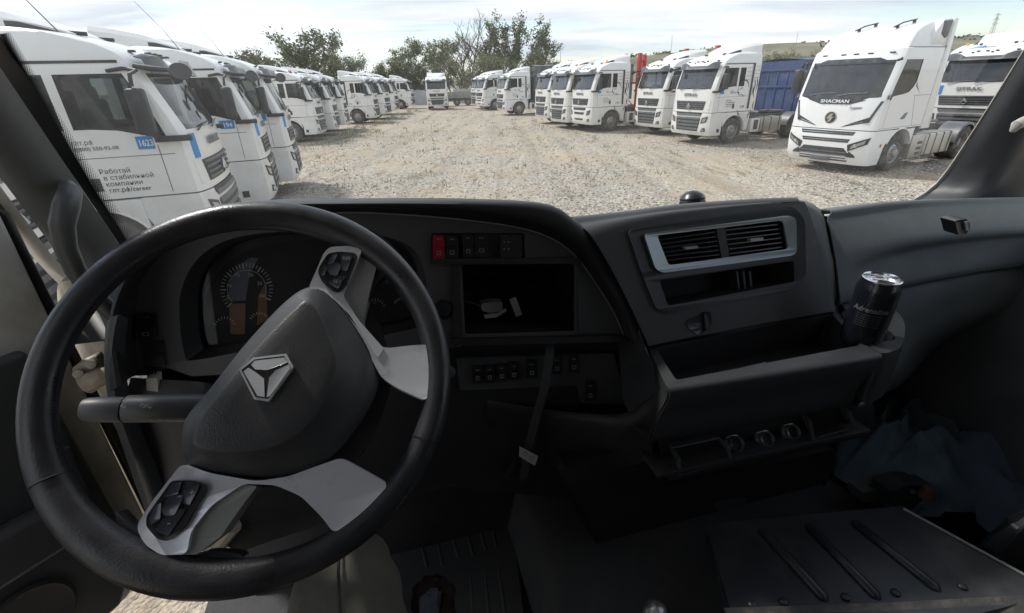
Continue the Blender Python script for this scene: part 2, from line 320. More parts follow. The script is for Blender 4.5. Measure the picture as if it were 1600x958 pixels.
def front_steps(fn): return fn
def sitrak_parts():
    b = MB(); hw = 1.22
    R = {}
    R.update(SIT.build('sit'))
    # bumper / lower front, wraps round to the wheel arch
    zr = [.38, .42, .55, .8, .98, 1.15, 1.28]
    rows = []
    for z in zr:
        xf, w = lerp_tab(SIT.tab, z); k = w/1.22; half = [(SIT.F(y*k, z), y*k, z) for y in (0, .3, .6, .8, .95, 1.05, 1.12)]
        xc = SIT.F(1.2*k, z); half += [(xc-.01, w-.012, z), (xc-.06, w, z), (.95, w, z), (.66 if z < .9 else .60, w, z)]
        rows.append([(x, -y, z) for x, y, z in reversed(half[1:])]+half)
    b = MB(); b.grid(rows); R['bumper'] = new_mesh('bumper', b, [PAINTLOW, CHAS], solid=.05, soff=-1, merge=True, smooth=35)
    # fender with wheel arch, both sides
    arch = [(.62*cos(a), .52+.62*sin(a)) for a in [radians(t) for t in range(18, 163, 9)]]
    arch = [(x, z) for x, z in arch if z > .7]
    for sg in (1, -1):
        b = MB()
        poly = [(.597, .74)]+[p for p in arch if p[0] < .595]+[(-.62, .50), (-.80, .50), (-.86, 1.27), (.597, 1.27)]
        b.prism(poly, lambda x, z: (x, sg*1.215, z), lambda x, z: (x, sg*.90, z))
        lip = [(.64*cos(a), .52+.64*sin(a)) for a in [radians(t) for t in range(20, 172, 8)]]
        b.tube([(x, sg*1.22, z) for x, z in lip], .022, 6)
        R['fender', sg] = new_mesh('fender', b, PAINTLOW, bevel=.01, smooth=40)
    b = MB(); b.box(.63, .93, -1.16, 1.16, .40, .9)
    b.box(-1.0, 1.25, -.9, .9, 1.0, 1.25)
    R['under'] = new_mesh('underbody', b, CHAS)
    for sg in (1, -1): R['step', sg] = new_mesh('step_lamp', MB().box(.76, .90, sg*1.222, sg*1.235, .50, .64), PLAST, bevel=.008)
    # upper and lower grilles
    b = MB(); SIT.patch([(-.82, 1.40), (.82, 1.40), (.9, 1.74), (-.9, 1.74)], .006, .03, 12, 2, b, 0)
    for k in range(4): z = 1.44+k*.083; w = .80+.06*k/3; SIT.patch([(-w, z), (w, z), (w+.01, z+.032), (-w-.01, z+.032)], .03, .03, 12, 1, b, 1)
    R['grille_up'] = new_mesh('upper_grille', b, [PLAST, GREYP], smooth=30)
    b = MB(); SIT.patch([(-.66, .55), (.66, .55), (.80, 1.28), (-.80, 1.28)], .006, .03, 12, 2, b, 0)
    for k in range(5): z = .60+k*.14; w = .655+.022*k; SIT.patch([(-w, z), (w, z), (w+.012, z+.075), (-w-.012, z+.075)], .028, .03, 12, 1, b, 1)
    R['grille_low'] = new_mesh('lower_grille', b, [PLAST, GREYP], smooth=30)
    b = MB()   # slotted lower front of the older kind
    for z0, z1, w0, w1 in ((1.13, 1.26, .66, .72), (.90, 1.02, .50, .60), (.60, .69, .42, .50)):
        SIT.patch([(-w0, z0), (w0, z0), (w1, z1), (-w1, z1)], .008, .03, 10, 1, b, 0); SIT.patch([(-w0*.9, z0+.04), (w0*.9, z0+.04), (w0*.9, z0+.06), (-w0*.9, z0+.06)], .02, .02, 10, 1, b, 1)
    R['grille_slots'] = new_mesh('lower_grille', b, [PLAST, GREYP])
    # badge: three sided emblem
    b = MB(); b.prism([(0, 1.66), (-.13, 1.50), (-.05, 1.48), (0, 1.56), (.05, 1.48), (.13, 1.50)], lambda y, z: (1.50, y, z), lambda y, z: (1.47, y, z))
    b.prism([(-.04, 1.475), (.04, 1.475), (.07, 1.44), (-.07, 1.44)], lambda y, z: (1.50, y, z), lambda y, z: (1.47, y, z))
    R['badge'] = new_mesh('badge', b, CHROME, bevel=.004)
    R['name'] = text_mesh('maker_lettering', 'SITRAK', .165, INKG, TXF(0, 1.93, 1.445), 'CENTER', .008, .004, 1.45)
    # centre lines
    for sg in (1, -1):
        b = MB(); SIT.patch([(.80, .86), (1.06, .93), (1.12, 1.16), (.84, 1.08)], .012, .04, 4, 3, b, 0, sg); SIT.patch([(.86, .91), (1.02, .95), (1.07, 1.10), (.89, 1.04)], .018, .01, 4, 3, b, 1, sg)
        R['head', sg] = new_mesh('headlight', b, [PLAST, LAMPIN], smooth=50)
        b = MB(); SIT.patch([(.84, .53), (1.08, .56), (1.04, .70), (.92, .68)], .012, .03, 4, 2, b, 0, sg); SIT.patch([(.90, .56), (1.02, .58), (1.0, .65), (.94, .64)], .02, .01, 3, 2, b, 1, sg)
        R['fog', sg] = new_mesh('fog_lamp', b, [PLAST, LAMPIN], smooth=50)
        # indentation line and side deflector
        b = MB(); SIT.patch([(1.04, 1.40), (1.10, 1.40), (1.12, 1.78), (1.08, 1.84)], .012, .02, 2, 5, b, 0, sg); R['defl', sg] = new_mesh('corner_deflector', b, PAINT, bevel=.004)
        # mirrors: upper bow arm with kerb mirror, main mirror on arms beside the door window
        b = MB(); b.box(.90, 1.10, sg*1.36, sg*1.56, 2.18, 2.78, 0); R['mirror', sg] = new_mesh('side_mirror', b, [PLAST], bevel=.05, seg=3, smooth=60)
        b = MB(); b.box(1.0, 1.42, sg*1.225, sg*1.31, 2.06, 2.14); b.tube([(1.05, sg*1.26, 2.1), (1.02, sg*1.5, 2.2), (1.0, sg*1.5, 2.4)], .03, 8)
        b.tube([(.72, sg*1.235, 3.0), (.9, sg*1.25, 3.03), (1.05, sg*1.3, 3.0), (1.02, sg*1.5, 2.95), (1.0, sg*1.5, 2.8)], .025, 8)
        R['marm', sg] = new_mesh('mirror_arm', b, PLAST, bevel=.015, smooth=50)
    b = MB(); b.tube([(1.02, -1.22, 3.06), (1.2, -1.26, 3.02), (1.38, -1.26, 3.0), (1.47, -1.24, 2.97)], [.035, .04, .03, .03], 8)
    b.lathe([(.001, 0), (.09, .015), (.14, .05), (.155, .10), (.15, .12), (.001, .115)], 20, M.Translation((1.47, -1.28, 2.96)) @ M.Rotation(radians(80), 4, 'X') @ M.Rotation(radians(35), 4, 'Y') @ M.Diagonal((.85, .72, 1, 1)))
    R['kerb'] = new_mesh('kerb_mirror', b, PLAST, smooth=50)
    # sun visor with angular ends
    b = MB()
    def vz(y): a = abs(y); return (2.96 if a < .75 else 2.96-.0*(a-.75)), (3.06 if a < .55 else 3.06+min(.13, (a-.55)*.5) if a < 1.0 else 3.19-(a-1.0)*.25)
    ys = [-1.16, -1.08, -1.0, -.85, -.7, -.55, -.3, 0, .3, .55, .7, .85, 1.0, 1.08, 1.16]
    rows = [[(SIT.F(y, 3.0)+.20-.15*max(0, abs(y)-.9), y, vz(y)[0]) for y in ys], [(SIT.F(y, 3.1)+.17-.15*max(0, abs(y)-.9), y, vz(y)[1]) for y in ys], [(SIT.F(y, 3.12)+.06, y, vz(y)[1]+.03) for y in ys]]
    b.grid(rows); R['visor'] = new_mesh('sun_visor', b, VIS, solid=.012, merge=True, smooth=50)
    b = MB()
    for y in (-.28, 0, .28, -.85, .85): b.box(SIT.F(y, 3.24)-.02, SIT.F(y, 3.24)+.05, y-.05, y+.05, 3.245, 3.275)
    for y in (-.42, .16): b.box(SIT.F(y, 3.21)-.02, SIT.F(y, 3.21)+.04, y-.035, y+.035, 3.20, 3.235)
    R['marker'] = new_mesh('marker_lamp', b, PLAST, bevel=.008)
    # roof air deflector
    b = MB(); prof = [(.35, 3.50), (.05, 3.66), (-.35, 3.79), (-.75, 3.87), (-1.08, 3.91)]
    rows = []
    for x, z in prof:
        t = (.35-x)/1.43; w = .62+.44*t; zz = 3.50
        rows.append([(x, -w, zz), (x, -w, z-.10*min(1, t*3)), (x-.0, -w+.10, z-.02*t), (x, -w*.5, z), (x, 0, z+.008), (x, w*.5, z), (x, w-.10, z-.02*t), (x, w, z-.10*min(1, t*3)), (x, w, zz)])
    b.grid(rows); R['deflector'] = new_mesh('roof_deflector', b, [PAINT, PLAST], solid=.02, merge=True, smooth=30)
    b = MB(); b.prism([(.28, 3.50), (-.1, 3.62), (-.5, 3.66), (-.5, 3.53)], lambda x, z: (x, .80, z), lambda x, z: (x, -.80, z)); 
    b.tube([(.45, .5, 3.50), (-.9, .62, 3.62)], .03, 6); b.tube([(.45, -.5, 3.50), (-.9, -.62, 3.62)], .03, 6)
    R['defl_base'] = new_mesh('deflector_mount', b, PLAST)
    # side details: dark stripe behind the door, groove lines, handle, seams
    for sg in (1, -1):
        b = MB(); Y = lambda o: sg*(1.22+o)
        b.prism([(-.60, 3.10), (-.71, 3.10), (-.71, 1.40), (-.66, 1.36), (-.60, 1.42)], lambda x, z: (x, Y(.004), z), lambda x, z: (x, Y(-.01), z))
        b.prism([(.86, 3.135), (.86, 3.10), (-.71, 3.10), (-.71, 3.135)], lambda x, z: (x, Y(.004), z), lambda x, z: (x, Y(-.01), z))
        R['stripe', sg] = new_mesh('door_stripe', b, PLAST)
        b = MB(); 
        for z in (2.95, 2.8, 2.65, 2.5): b.box(-.56, -.30, Y(.003), Y(-.004), z, z+.012)
        for z in (3.0, 2.86, 2.72, 2.58, 2.44): b.box(-1.0, -.74, Y(.003), Y(-.004), z, z+.012)
        b.box(-.56, 1.16, Y(.002), Y(-.004), 1.88, 1.89); b.box(.99, 1.0, Y(.002), Y(-.004), 1.34, 2.02); b.box(-.575, -.565, Y(.002), Y(-.004), 1.34, 3.1)
        R['seam', sg] = new_mesh('panel_seam', b, GREYP)
        b = MB(); b.box(.12, .23, Y(.008), Y(-.01), 1.42, 1.61); R['handle', sg] = new_mesh('door_handle', b, PLAST, bevel=.008)
    # interior: dash, seats, rear wall
    b = MB(); b.box(.75, 1.25, -1.1, 1.1, 1.6, 2.16); R['dash'] = new_mesh('dashboard', b, PLAST, bevel=.05)
    b = MB()
    for y in (-.65, .65): b.box(-.05, .5, y-.26, y+.26, 1.6, 1.95); b.box(-.22, .0, y-.26, y+.26, 1.9, 2.65); b.box(-.2, -.05, y-.14, y+.14, 2.62, 2.85)
    R['seats'] = new_mesh('seat', b, SEATM, bevel=.06, seg=3)
    b = MB(); b.box(-.98, -.35, -1.1, 1.1, 1.9, 2.08); b.box(-.98, -.4, -1.12, 1.12, 2.9, 3.0); R['bunk'] = new_mesh('bunk', b, INNER, bevel=.04)
    b = MB(); b.box(.35, .65, -.75, -.45, 2.28, 2.36); R['redseat'] = new_mesh('red_cushion', b, REDM, bevel=.03)
    # wipers
    b = MB()
    for y in (-.75, .1): b.tube([(SIT.F(y, 2.17)+.03, y, 2.17), (SIT.F(y+.3, 2.24)+.03, y+.35, 2.235), (SIT.F(y+.6, 2.27)+.03, y+.72, 2.26)], .012, 5)
    R['wiper'] = new_mesh('wiper', b, PLAST)
    # chassis
    b = MB()
    for y in (-.42, .42): b.box(-4.6, 1.1, y-.04, y+.04, .78, 1.05)
    for x in (-.9, -1.9, -2.9, -3.7, -4.5): b.box(x-.06, x+.06, -.42, .42, .82, 1.0)
    b.tube([(0, -1.0, .5), (0, 1.0, .5)], .07, 8); b.tube([(-3.75, -.95, .52), (-3.75, .95, .52)], .09, 8); b.tube([(-1.2, 0, .8), (-3.5, 0, .6)], .05, 8)
    b.lathe([(.001, 0), (.5, 0), (.5, .05), (.001, .06)], 28, M.Translation((-3.5, 0, 1.12)))
    b.box(-1.45, -1.15, -1.0, 1.0, .95, 1.2); b.box(-1.5, -1.2, -.35, .35, 1.2, 1.8)
    b.tube([(-1.3, .55, 1.8), (-1.8, .5, 1.3), (-2.6, .3, 1.15), (-3.3, .2, 1.25)], .025, 6)
    R['chassis'] = new_mesh('chassis', b, CHAS)
    for sg in (1, -1):
        b = MB(); b.box(-2.85, -1.62, sg*.62, sg*1.2, .38, .98, 0)
        for x in (-1.75, -2.2, -2.7): b.box(x-.03, x+.03, sg*.60, sg*1.215, .36, .995, 1)
        R['tank', sg] = new_mesh('fuel_tank', b, [STEEL, CHAS], bevel=.06, seg=3)
        b = MB(); b.box(-1.55, -1.05, sg*.66, sg*1.19, .40, .96, 0); b.box(-1.45, -1.2, sg*1.19, sg*1.2, .5, .9, 1); R['box', sg] = new_mesh('battery_box', b, [PAINTLOW, CHAS], bevel=.02)
        b = MB(); arc = [radians(t) for t in range(8, 173, 11)]
        rows = [[(-3.75+.62*cos(a), sg*.72, .5+.62*sin(a)) for a in arc], [(-3.75+.62*cos(a), sg*1.23, .5+.62*sin(a)) for a in arc], [(-3.75+.59*cos(a), sg*1.25, .5+.59*sin(a)-.03) for a in arc]]
        b.grid(rows); R['mud', sg] = new_mesh('mudguard', b, GREYP, solid=.012, merge=True)
    b = MB(); b.lathe([(.055, 0), (.055, .03), (.05, .035), (.05, .12), (.035, .15), (.001, .155)], 16); R['beacon'] = new_mesh('beacon', b, ORNM)
    b = MB(); b.lathe([(.05, 0), (.05, .03), (.045, .035), (.045, .09), (.03, .11), (.001, .115)], 16); R['beacon_red'] = new_mesh('beacon', b, REDL)
    b = MB(); b.tube([(.3, -.95, 3.5), (.12, -.97, 3.85), (-.2, -1.0, 4.3)], [.008, .005, .003], 5); R['aerial'] = new_mesh('aerial', b, PLAST)
    return R
# lion shaped flowing stripes printed on the sleeper side
def ribbon(b, pts, w, Yv, th=.002):
    """pts: (x,z); tapered ribbon lying on the side plane"""
    P = [V((x, 0, z)) for x, z in pts]; n = len(P); fine = []
    for i in range(n-1):
        p0 = P[max(0, i-1)]; p1 = P[i]; p2 = P[i+1]; p3 = P[min(n-1, i+2)]
        for k in range(6):
            t = k/6; fine.append(.5*((2*p1)+(p2-p0)*t+(2*p0-5*p1+4*p2-p3)*t*t+(3*p1-3*p2+p3-p0)*t**3))
    fine.append(P[-1]); m = len(fine); L = []; R = []
    for i, p in enumerate(fine):
        a = fine[max(0, i-1)]; c = fine[min(m-1, i+1)]; d = (c-a).normalized(); q = V((-d.z, 0, d.x)); ww = w*(.15+.85*sin(pi*min(1, max(0, i/(m-1)))))*.5
        L.append((p.x+q.x*ww, Yv, p.z+q.z*ww)); R.append((p.x-q.x*ww, Yv, p.z-q.z*ww))
    b.grid([L, R])
def lion(sg):
    b = MB(); Y = sg*1.2265
    for pts, w in (([(.0, 2.28), (-.12, 2.42), (-.3, 2.5), (-.45, 2.4), (-.52, 2.2)], .05), ([(.02, 2.25), (.05, 2.1), (-.02, 1.98), (-.1, 1.9)], .04), ([(-.05, 2.12), (-.12, 2.2), (-.22, 2.18)], .03),
                   ([(-.1, 1.9), (-.2, 1.95), (-.3, 1.88), (-.38, 1.95)], .035), ([(-.78, 2.55), (-.86, 2.3), (-.82, 2.05), (-.9, 1.8)], .06), ([(-.88, 2.6), (-.98, 2.35), (-.93, 2.05)], .05), ([(-.74, 2.3), (-.78, 2.1), (-.76, 1.9)], .045),
                   ([(-.1, 1.35), (-.16, 1.2), (-.3, 1.05), (-.48, .98)], .06), ([(-.9, 1.3), (-.8, 1.2), (-.72, 1.1), (-.75, 1.0)], .05), ([(-.95, 1.7), (-.92, 1.5), (-.98, 1.35)], .05)):
        ribbon(b, pts, w, Y)
    return new_mesh('printed_stripes', b, INK)
TX = {1: TXL, -1: TXR}
def side_text(root, sg, body, x, z, size, m=INK, bold=0, name='lettering', sx=1.0, y=None, align='LEFT'):
    me = cached(('txt', body, x, z, size, sg, m.name, y), lambda: text_mesh(name, body, size, m, TX[sg](x, z) if y is None else TX[sg](x, z, y), align, .001, bold, sx))
    return obj(name, me, root)
def sticker(root, sg, x0, x1, z0, z1, m=BLUE, name='number_plate_sticker'):
    def fn():
        b = MB(); b.box(x0, x1, sg*1.219, sg*1.2225, z0, z1); return new_mesh(name, b, m)
    return obj(name, cached(('stk', sg, x0, x1, z0, z1, m.name), fn), root)

def sitrak(X, Y, hd, label, near, group, lion_side=False, beacons=None, slots=False, aerial=False, number=None, career=False, defl=True, far=False, quarter=True, side_print=True, low=False):
    R = cached('sitrak', sitrak_parts)
    t = empty('tractor_unit', label, 'truck', group, (X, Y, 0), radians(90-hd))
    o = obj('cab_body', R['body'], t)
    obj('windscreen', R['w'], t)
    obj('side_window', R['sl'], t); obj('side_window', R['sr'], t)
    obj('quarter_window', R['ql'], t); obj('quarter_window', R['qr'], t)
    obj('bumper', R['bumper'], t); obj('underbody', R['under'], t)
    obj('upper_grille', R['grille_up'], t); obj('lower_grille', R['grille_slots' if slots else 'grille_low'], t); obj('badge', R['badge'], t); obj('lettering', R['name'], t)
    for sg in (1, -1):
        obj('fender', R['fender', sg], t); obj('step_lamp', R['step', sg], t); obj('headlight', R['head', sg], t); obj('fog_lamp', R['fog', sg], t); obj('corner_deflector', R['defl', sg], t)
        m_ = obj('side_mirror', R['mirror', sg], t); obj('mirror_arm', R['marm', sg], m_)
        obj('door_stripe', R['stripe', sg], t); obj('panel_seam', R['seam', sg], t); obj('door_handle', R['handle', sg], t)
        obj('fuel_tank', R['tank', sg], t); obj('battery_box', R['box', sg], t); obj('mudguard', R['mud', sg], t)
        wheel(t, 0, sg, 1.03, .31, True); wheel(t, -3.75, sg, .93, .58, False)
    obj('kerb_mirror', R['kerb'], t); obj('sun_visor', R['visor'], t); obj('marker_lamp', R['marker'], t)
    if defl: obj('roof_deflector', R['deflector'], t); obj('deflector_mount', R['defl_base'], t)
    obj('dashboard', R['dash'], t); obj('seat', R['seats'], t); obj('bunk', R['bunk'], t); obj('wiper', R['wiper'], t); obj('chassis', R['chassis'], t)
    if not far: obj('red_cushion', R['redseat'], t)
    for bx, by, red in (beacons or ()):
        q = obj('beacon', R['beacon_red' if red else 'beacon'], t); q.location = (bx, by, 3.50 if bx < .3 else 3.40)
    if aerial: obj('aerial', R['aerial'], t)
    if lion_side:
        obj('printed_stripes', cached(('lion', near), lambda: lion(near)), t)
        side_text(t, near, 'ГЛТ', *( (-.2, 1.42) if near > 0 else (-.5, 1.42)), .13, INK, .004)
    if side_print:
        s = near
        if career:
            pass
        else:
            x0 = .62 if s > 0 else -.02
            side_text(t, s, 'Работай\nв стабильной\nкомпании\nглт.рф/career', x0, 1.72, .075)
            side_text(t, s, 'глт.рф\n8(800) 550-92-08', .45 if s > 0 else -.25, 2.08, .07)
            sticker(t, s, .78, .98, 2.0, 2.13)
    return t

# ------------------------------------------------------------------ the yard: ground, hills, fence
def ground_mat():
    m = bpy.data.materials.new('gravel'); m.use_nodes = True; n = m.node_tree; b = n.nodes['Principled BSDF']; L = n.links.new
    t = n.nodes.new('ShaderNodeTexCoord'); O = t.outputs['Object']; b.inputs['Roughness'].default_value = .95; b.inputs['Specular IOR Level'].default_value = .2
    def vor(sc, feat='F1'):
        v = n.nodes.new('ShaderNodeTexVoronoi'); v.feature = feat; v.inputs['Scale'].default_value = sc; v.inputs['Randomness'].default_value = 1; L(O, v.inputs['Vector']); return v
    def noi(sc, d=8, r=.6):
        v = n.nodes.new('ShaderNodeTexNoise'); v.inputs['Scale'].default_value = sc; v.inputs['Detail'].default_value = d; v.inputs['Roughness'].default_value = r; L(O, v.inputs['Vector']); return v
    def ramp(s, els):
        r = n.nodes.new('ShaderNodeValToRGB'); e = r.color_ramp.elements
        while len(e) < len(els): e.new(.5)
        for a, (p, c) in zip(e, els): a.position = p; a.color = (*c, 1)
        L(s, r.inputs[0]); return r.outputs[0]
    def mix(f, a, c, bt='MIX'):
        k = n.nodes.new('ShaderNodeMix'); k.data_type = 'RGBA'; k.blend_type = bt
        if isinstance(f, float): k.inputs[0].default_value = f
        else: L(f, k.inputs[0])
        L(a, k.inputs[6]); L(c, k.inputs[7]); return k.outputs[2]
    v1 = vor(17); v2 = vor(34)
    sp = n.nodes.new('ShaderNodeSeparateColor'); L(v1.outputs['Color'], sp.inputs[0]); s2 = n.nodes.new('ShaderNodeSeparateColor'); L(v2.outputs['Color'], s2.inputs[0])
    stone = ramp(sp.outputs[0], [(0, (.17, .16, .14)), (.35, (.34, .315, .27)), (.7, (.48, .455, .395)), (1, (.74, .71, .65))])
    stone2 = ramp(s2.outputs[0], [(0, (.17, .15, .125)), (.5, (.36, .32, .26)), (1, (.60, .56, .48))])
    c = mix(.5, stone, stone2)
    # fine dust areas
    dust = ramp(noi(60, 4).outputs[0], [(.3, (.37, .31, .235)), (.7, (.46, .395, .31))])
    msk = ramp(noi(.30, 9, .68).outputs[0], [(.50, (0, 0, 0)), (.58, (1, 1, 1))])
    c = mix(msk, c, dust)
    # darker streaks of damp soil / grass debris
    mp = n.nodes.new('ShaderNodeMapping'); mp.inputs['Scale'].default_value = (1.6, .45, 1); mp.inputs['Rotation'].default_value = (0, 0, .5); L(O, mp.inputs[0])
    nn = n.nodes.new('ShaderNodeTexNoise'); nn.inputs['Scale'].default_value = 1.1; nn.inputs['Detail'].default_value = 10; nn.inputs['Roughness'].default_value = .72; L(mp.outputs[0], nn.inputs['Vector'])
    dk = ramp(nn.outputs[0], [(.55, (1, 1, 1)), (.66, (.50, .46, .38))]); c = mix(1.0, c, dk, 'MULTIPLY')
    mt_ = n.nodes.new('ShaderNodeMapping'); mt_.inputs['Scale'].default_value = (1.5, .07, 1); mt_.inputs['Rotation'].default_value = (0, 0, .12); L(O, mt_.inputs[0])
    nr = n.nodes.new('ShaderNodeTexNoise'); nr.inputs['Scale'].default_value = .8; nr.inputs['Detail'].default_value = 3; nr.inputs['Distortion'].default_value = .4; L(mt_.outputs[0], nr.inputs['Vector'])
    c = mix(1.0, c, ramp(nr.outputs[0], [(.36, (.90, .885, .86)), (.48, (1.05, 1.04, 1.02)), (.62, (1.14, 1.12, 1.07))]), 'MULTIPLY')
    big = ramp(noi(.07, 4).outputs[0], [(.3, (.86, .85, .84)), (.7, (1.08, 1.05, 1.0))]); c = mix(1.0, c, big, 'MULTIPLY')
    L(c, b.inputs['Base Color'])
    h = n.nodes.new('ShaderNodeMath'); h.operation = 'ADD'; L(v1.outputs['Distance'], h.inputs[0]); L(v2.outputs['Distance'], h.inputs[1])
    u = n.nodes.new('ShaderNodeBump'); u.invert = True; u.inputs['Strength'].default_value = .8; u.inputs['Distance'].default_value = .03; L(h.outputs[0], u.inputs['Height']); L(u.outputs[0], b.inputs['Normal'])
    return m
GRAV = ground_mat()
b = MB(); xs = [-400, -200, -100, -60]+[-40+2*i for i in range(41)]+[60, 100, 200, 400]; ys = [-60, -30, -10]+[2*i for i in range(0, 41)]+[95, 110, 140, 200, 320]
def gh(x, y):
    k = .05 if (-40 < x < 40 and 0 < y < 80) else 0
    return k*(noise.noise(V((x*.23, y*.23, 0)))-.2) - (.02 if k else .0)
b.grid([[(x, y, gh(x, y)) for x in xs] for y in ys])
tag(obj('gravel_yard', new_mesh('gravel_yard', b, GRAV)), kind='structure')
HILL = mat('dry_grass_hill', (.20, .19, .135), 1, var=(.012, .35), dirt=(.05, .8, (.075, .095, .05), .52), spec=.1)
b = MB(); rows = []
for j in range(16):
    y = 310+j*60; row = []
    for i in range(81):
        x = -800+i*33
        rise = 1/(1+math.exp(-(x-60)/130)); t = min(1, j/9); base = 46*rise*(t*t*(3-2*t)); fall = max(0, (j-10))*4
        row.append((x, y, -.5+(4 if j else 0)*0+base*(1+.10*noise.noise(V((x*.004, y*.004, 3)))) - fall + 1.5*noise.noise(V((x*.02, y*.02, 0)))*t))
    rows.append(row)
b.grid(rows); tag(obj('hills', new_mesh('hills', b, HILL)), kind='structure')
# the plain that carries the yard on to the foot of the hills
b = MB(); b.grid([[(x, y, -.25) for x in (-3000, -800, 0, 800, 3000)] for y in (-400, 0, 320, 900, 3000)]); tag(obj('terrain', new_mesh('terrain', b, HILL)), kind='structure')

FENCE = mat('fence_sheet', (.42, .44, .46), .5, .3, var=(.6, .12), dirt=(1, .4, DUST, .5))
def fence(x0, x1, y, label, h=2.0):
    t = empty('sheet_metal_fence', label, 'fence', None, (x0, y, 0)); b = MB(); n = int((x1-x0)/.12); pts = []
    for i in range(n+1): pts.append((i*.12, (.025 if i % 2 else -.025)))
    b.grid([[(x, yy, .05) for x, yy in pts], [(x, yy, h) for x, yy in pts]]); obj('sheet_panel', new_mesh('sheet_panel', b, FENCE, smooth=0), t)
    for k in range(int((x1-x0)/2.5)+1):
        q = obj('post', cached('fpost', lambda: new_mesh('post', MB().box(-.04, .04, -.04, .04, 0, 2.05), FENCE)), t); q.location = (k*2.5, .08, 0)
fence(-22, -9.2, 74, 'grey corrugated metal fence left of the lone truck facing the camera'); fence(-7.6, 9.6, 76, 'grey corrugated metal fence right of the lone truck, behind the loader')

# ------------------------------------------------------------------ trees
def leafmat(name, a, c):
    m = bpy.data.materials.new(name); m.use_nodes = True; n = m.node_tree; b = n.nodes['Principled BSDF']; L = n.links.new; b.inputs['Roughness'].default_value = .7; b.inputs['Specular IOR Level'].default_value = .2
    g = n.nodes.new('ShaderNodeNewGeometry'); r = n.nodes.new('ShaderNodeValToRGB'); r.color_ramp.elements[0].color = (*a, 1); r.color_ramp.elements[1].color = (*c, 1); L(g.outputs['Random Per Island'], r.inputs[0]); L(r.outputs[0], b.inputs['Base Color'])
    return m
LEAF = [leafmat('leaf_dark', (.08, .10, .055), (.20, .225, .12)), leafmat('leaf_mid', (.12, .14, .07), (.27, .29, .15)), leafmat('leaf_yellowish', (.16, .17, .08), (.32, .32, .17))]
BARK = mat('bark', (.10, .085, .07), .9, bump=(20, .5, .02), var=(5, .2))
def tree_meshes(seed, h, spread, kind, bare=False, leaves=5200):
    rnd = random.Random(seed); tr = MB(); tips = []
    def branch(p, d, ln, r, lv):
        pts = [p]; q = p.copy(); dd = d.copy()
        for k in range(4):
            dd = (dd+V((rnd.uniform(-1, 1), rnd.uniform(-1, 1), rnd.uniform(-.3, .7)))*.16).normalized(); q = q+dd*ln/4; pts.append(q.copy())
            if lv >= 2 or (lv == 1 and k > 1): tips.append((q.copy(), lv))
        tr.tube(pts, [r, r*.85, r*.7, r*.55, r*.35], 5 if lv else 7)
        if lv < (4 if bare else 3):
            nb = (7, 5, 4, 3)[lv]
            for k in range(nb):
                t = rnd.uniform(.3, 1) if lv else rnd.uniform(.22, 1); i = min(3, int(t*4)); base = pts[i].lerp(pts[i+1], t*4-i)
                az = rnd.uniform(0, 2*pi); el = rnd.uniform(.25, 1.0); nd = V((cos(az)*cos(el)*spread, sin(az)*cos(el)*spread, sin(el)))
                nd = (nd+dd*.5).normalized(); branch(base, nd, ln*rnd.uniform(.42, .62), r*.5, lv+1)
    nst = 1 if kind != 'bush' else 5
    for s_ in range(nst):
        a = rnd.uniform(0, 6.28); off = V((cos(a), sin(a), 0))*(rnd.uniform(.2, 1.0) if nst > 1 else 0)
        branch(off, (V((0, 0, 1))+V((cos(a), sin(a), 0))*(.35 if nst > 1 else .03)).normalized(), h*(.78 if nst == 1 else .6), h*.022, 0)
    trunk = new_mesh('trunk', tr, BARK)
    if bare: return trunk, None
    lf = MB(); ls = h*.018
    for k in range(leaves):
        c, lv = rnd.choice(tips); p = c+V((rnd.gauss(0, 1), rnd.gauss(0, 1), rnd.gauss(0, .8)))*h*.032
        n_ = V((rnd.gauss(0, 1), rnd.gauss(0, 1), rnd.gauss(0, 1)+.5)).normalized(); u = n_.orthogonal().normalized(); w = n_.cross(u); s_ = ls*rnd.uniform(.6, 1.5)
        if p.z < h*.08: continue
        lf.add([p-u*s_, p-w*s_*.5+n_*s_*.1, p+u*s_, p+w*s_*.5], [(0, 1, 2, 3)])
    return trunk, new_mesh('crown', lf, LEAF[0], smooth=0)
TREES = {}
for k, (sd_, hh, sp_, kd, br) in {'broad': (3, 9, 1.1, 'tree', 0), 'broad2': (11, 9, 1.3, 'tree', 0), 'tall': (5, 12, .55, 'tree', 0), 'tall2': (8, 12, .6, 'tree', 0), 'bush': (21, 5, 1.2, 'bush', 0), 'bush2': (22, 5, 1.3, 'bush', 0), 'bare': (31, 12, 1.0, 'tree', 1)}.items():
    TREES[k] = tree_meshes(sd_, hh, sp_, kd, br, 3600 if kd == 'tree' else 5200)
TOPS = {k: sorted(v.co.z for v in (c or t).vertices)[-12] for k, (t, c) in TREES.items()}
def tree(kind, x, y, sc, rz, label, leaf=0, sz=1, group='trees beyond the yard'):
    t = empty('bush' if 'bush' in kind else 'tree', label, 'bush' if 'bush' in kind else 'tree', group, (x, y, -.1), rz); t.scale = (sc, sc, sc*sz)
    tr, cr_ = TREES[kind]; obj('trunk', tr, t)
    if cr_:
        c = obj('crown', cr_, t)
        if leaf:
            c.material_slots[0].link = 'OBJECT'; c.material_slots[0].material = LEAF[leaf]
def az_at(px, y, py=140):
    """ground position seen at photo column px, y metres ahead"""
    d = FW*734.64+RT*(px-800)+UP*(479-py); return d.x/d.y*y

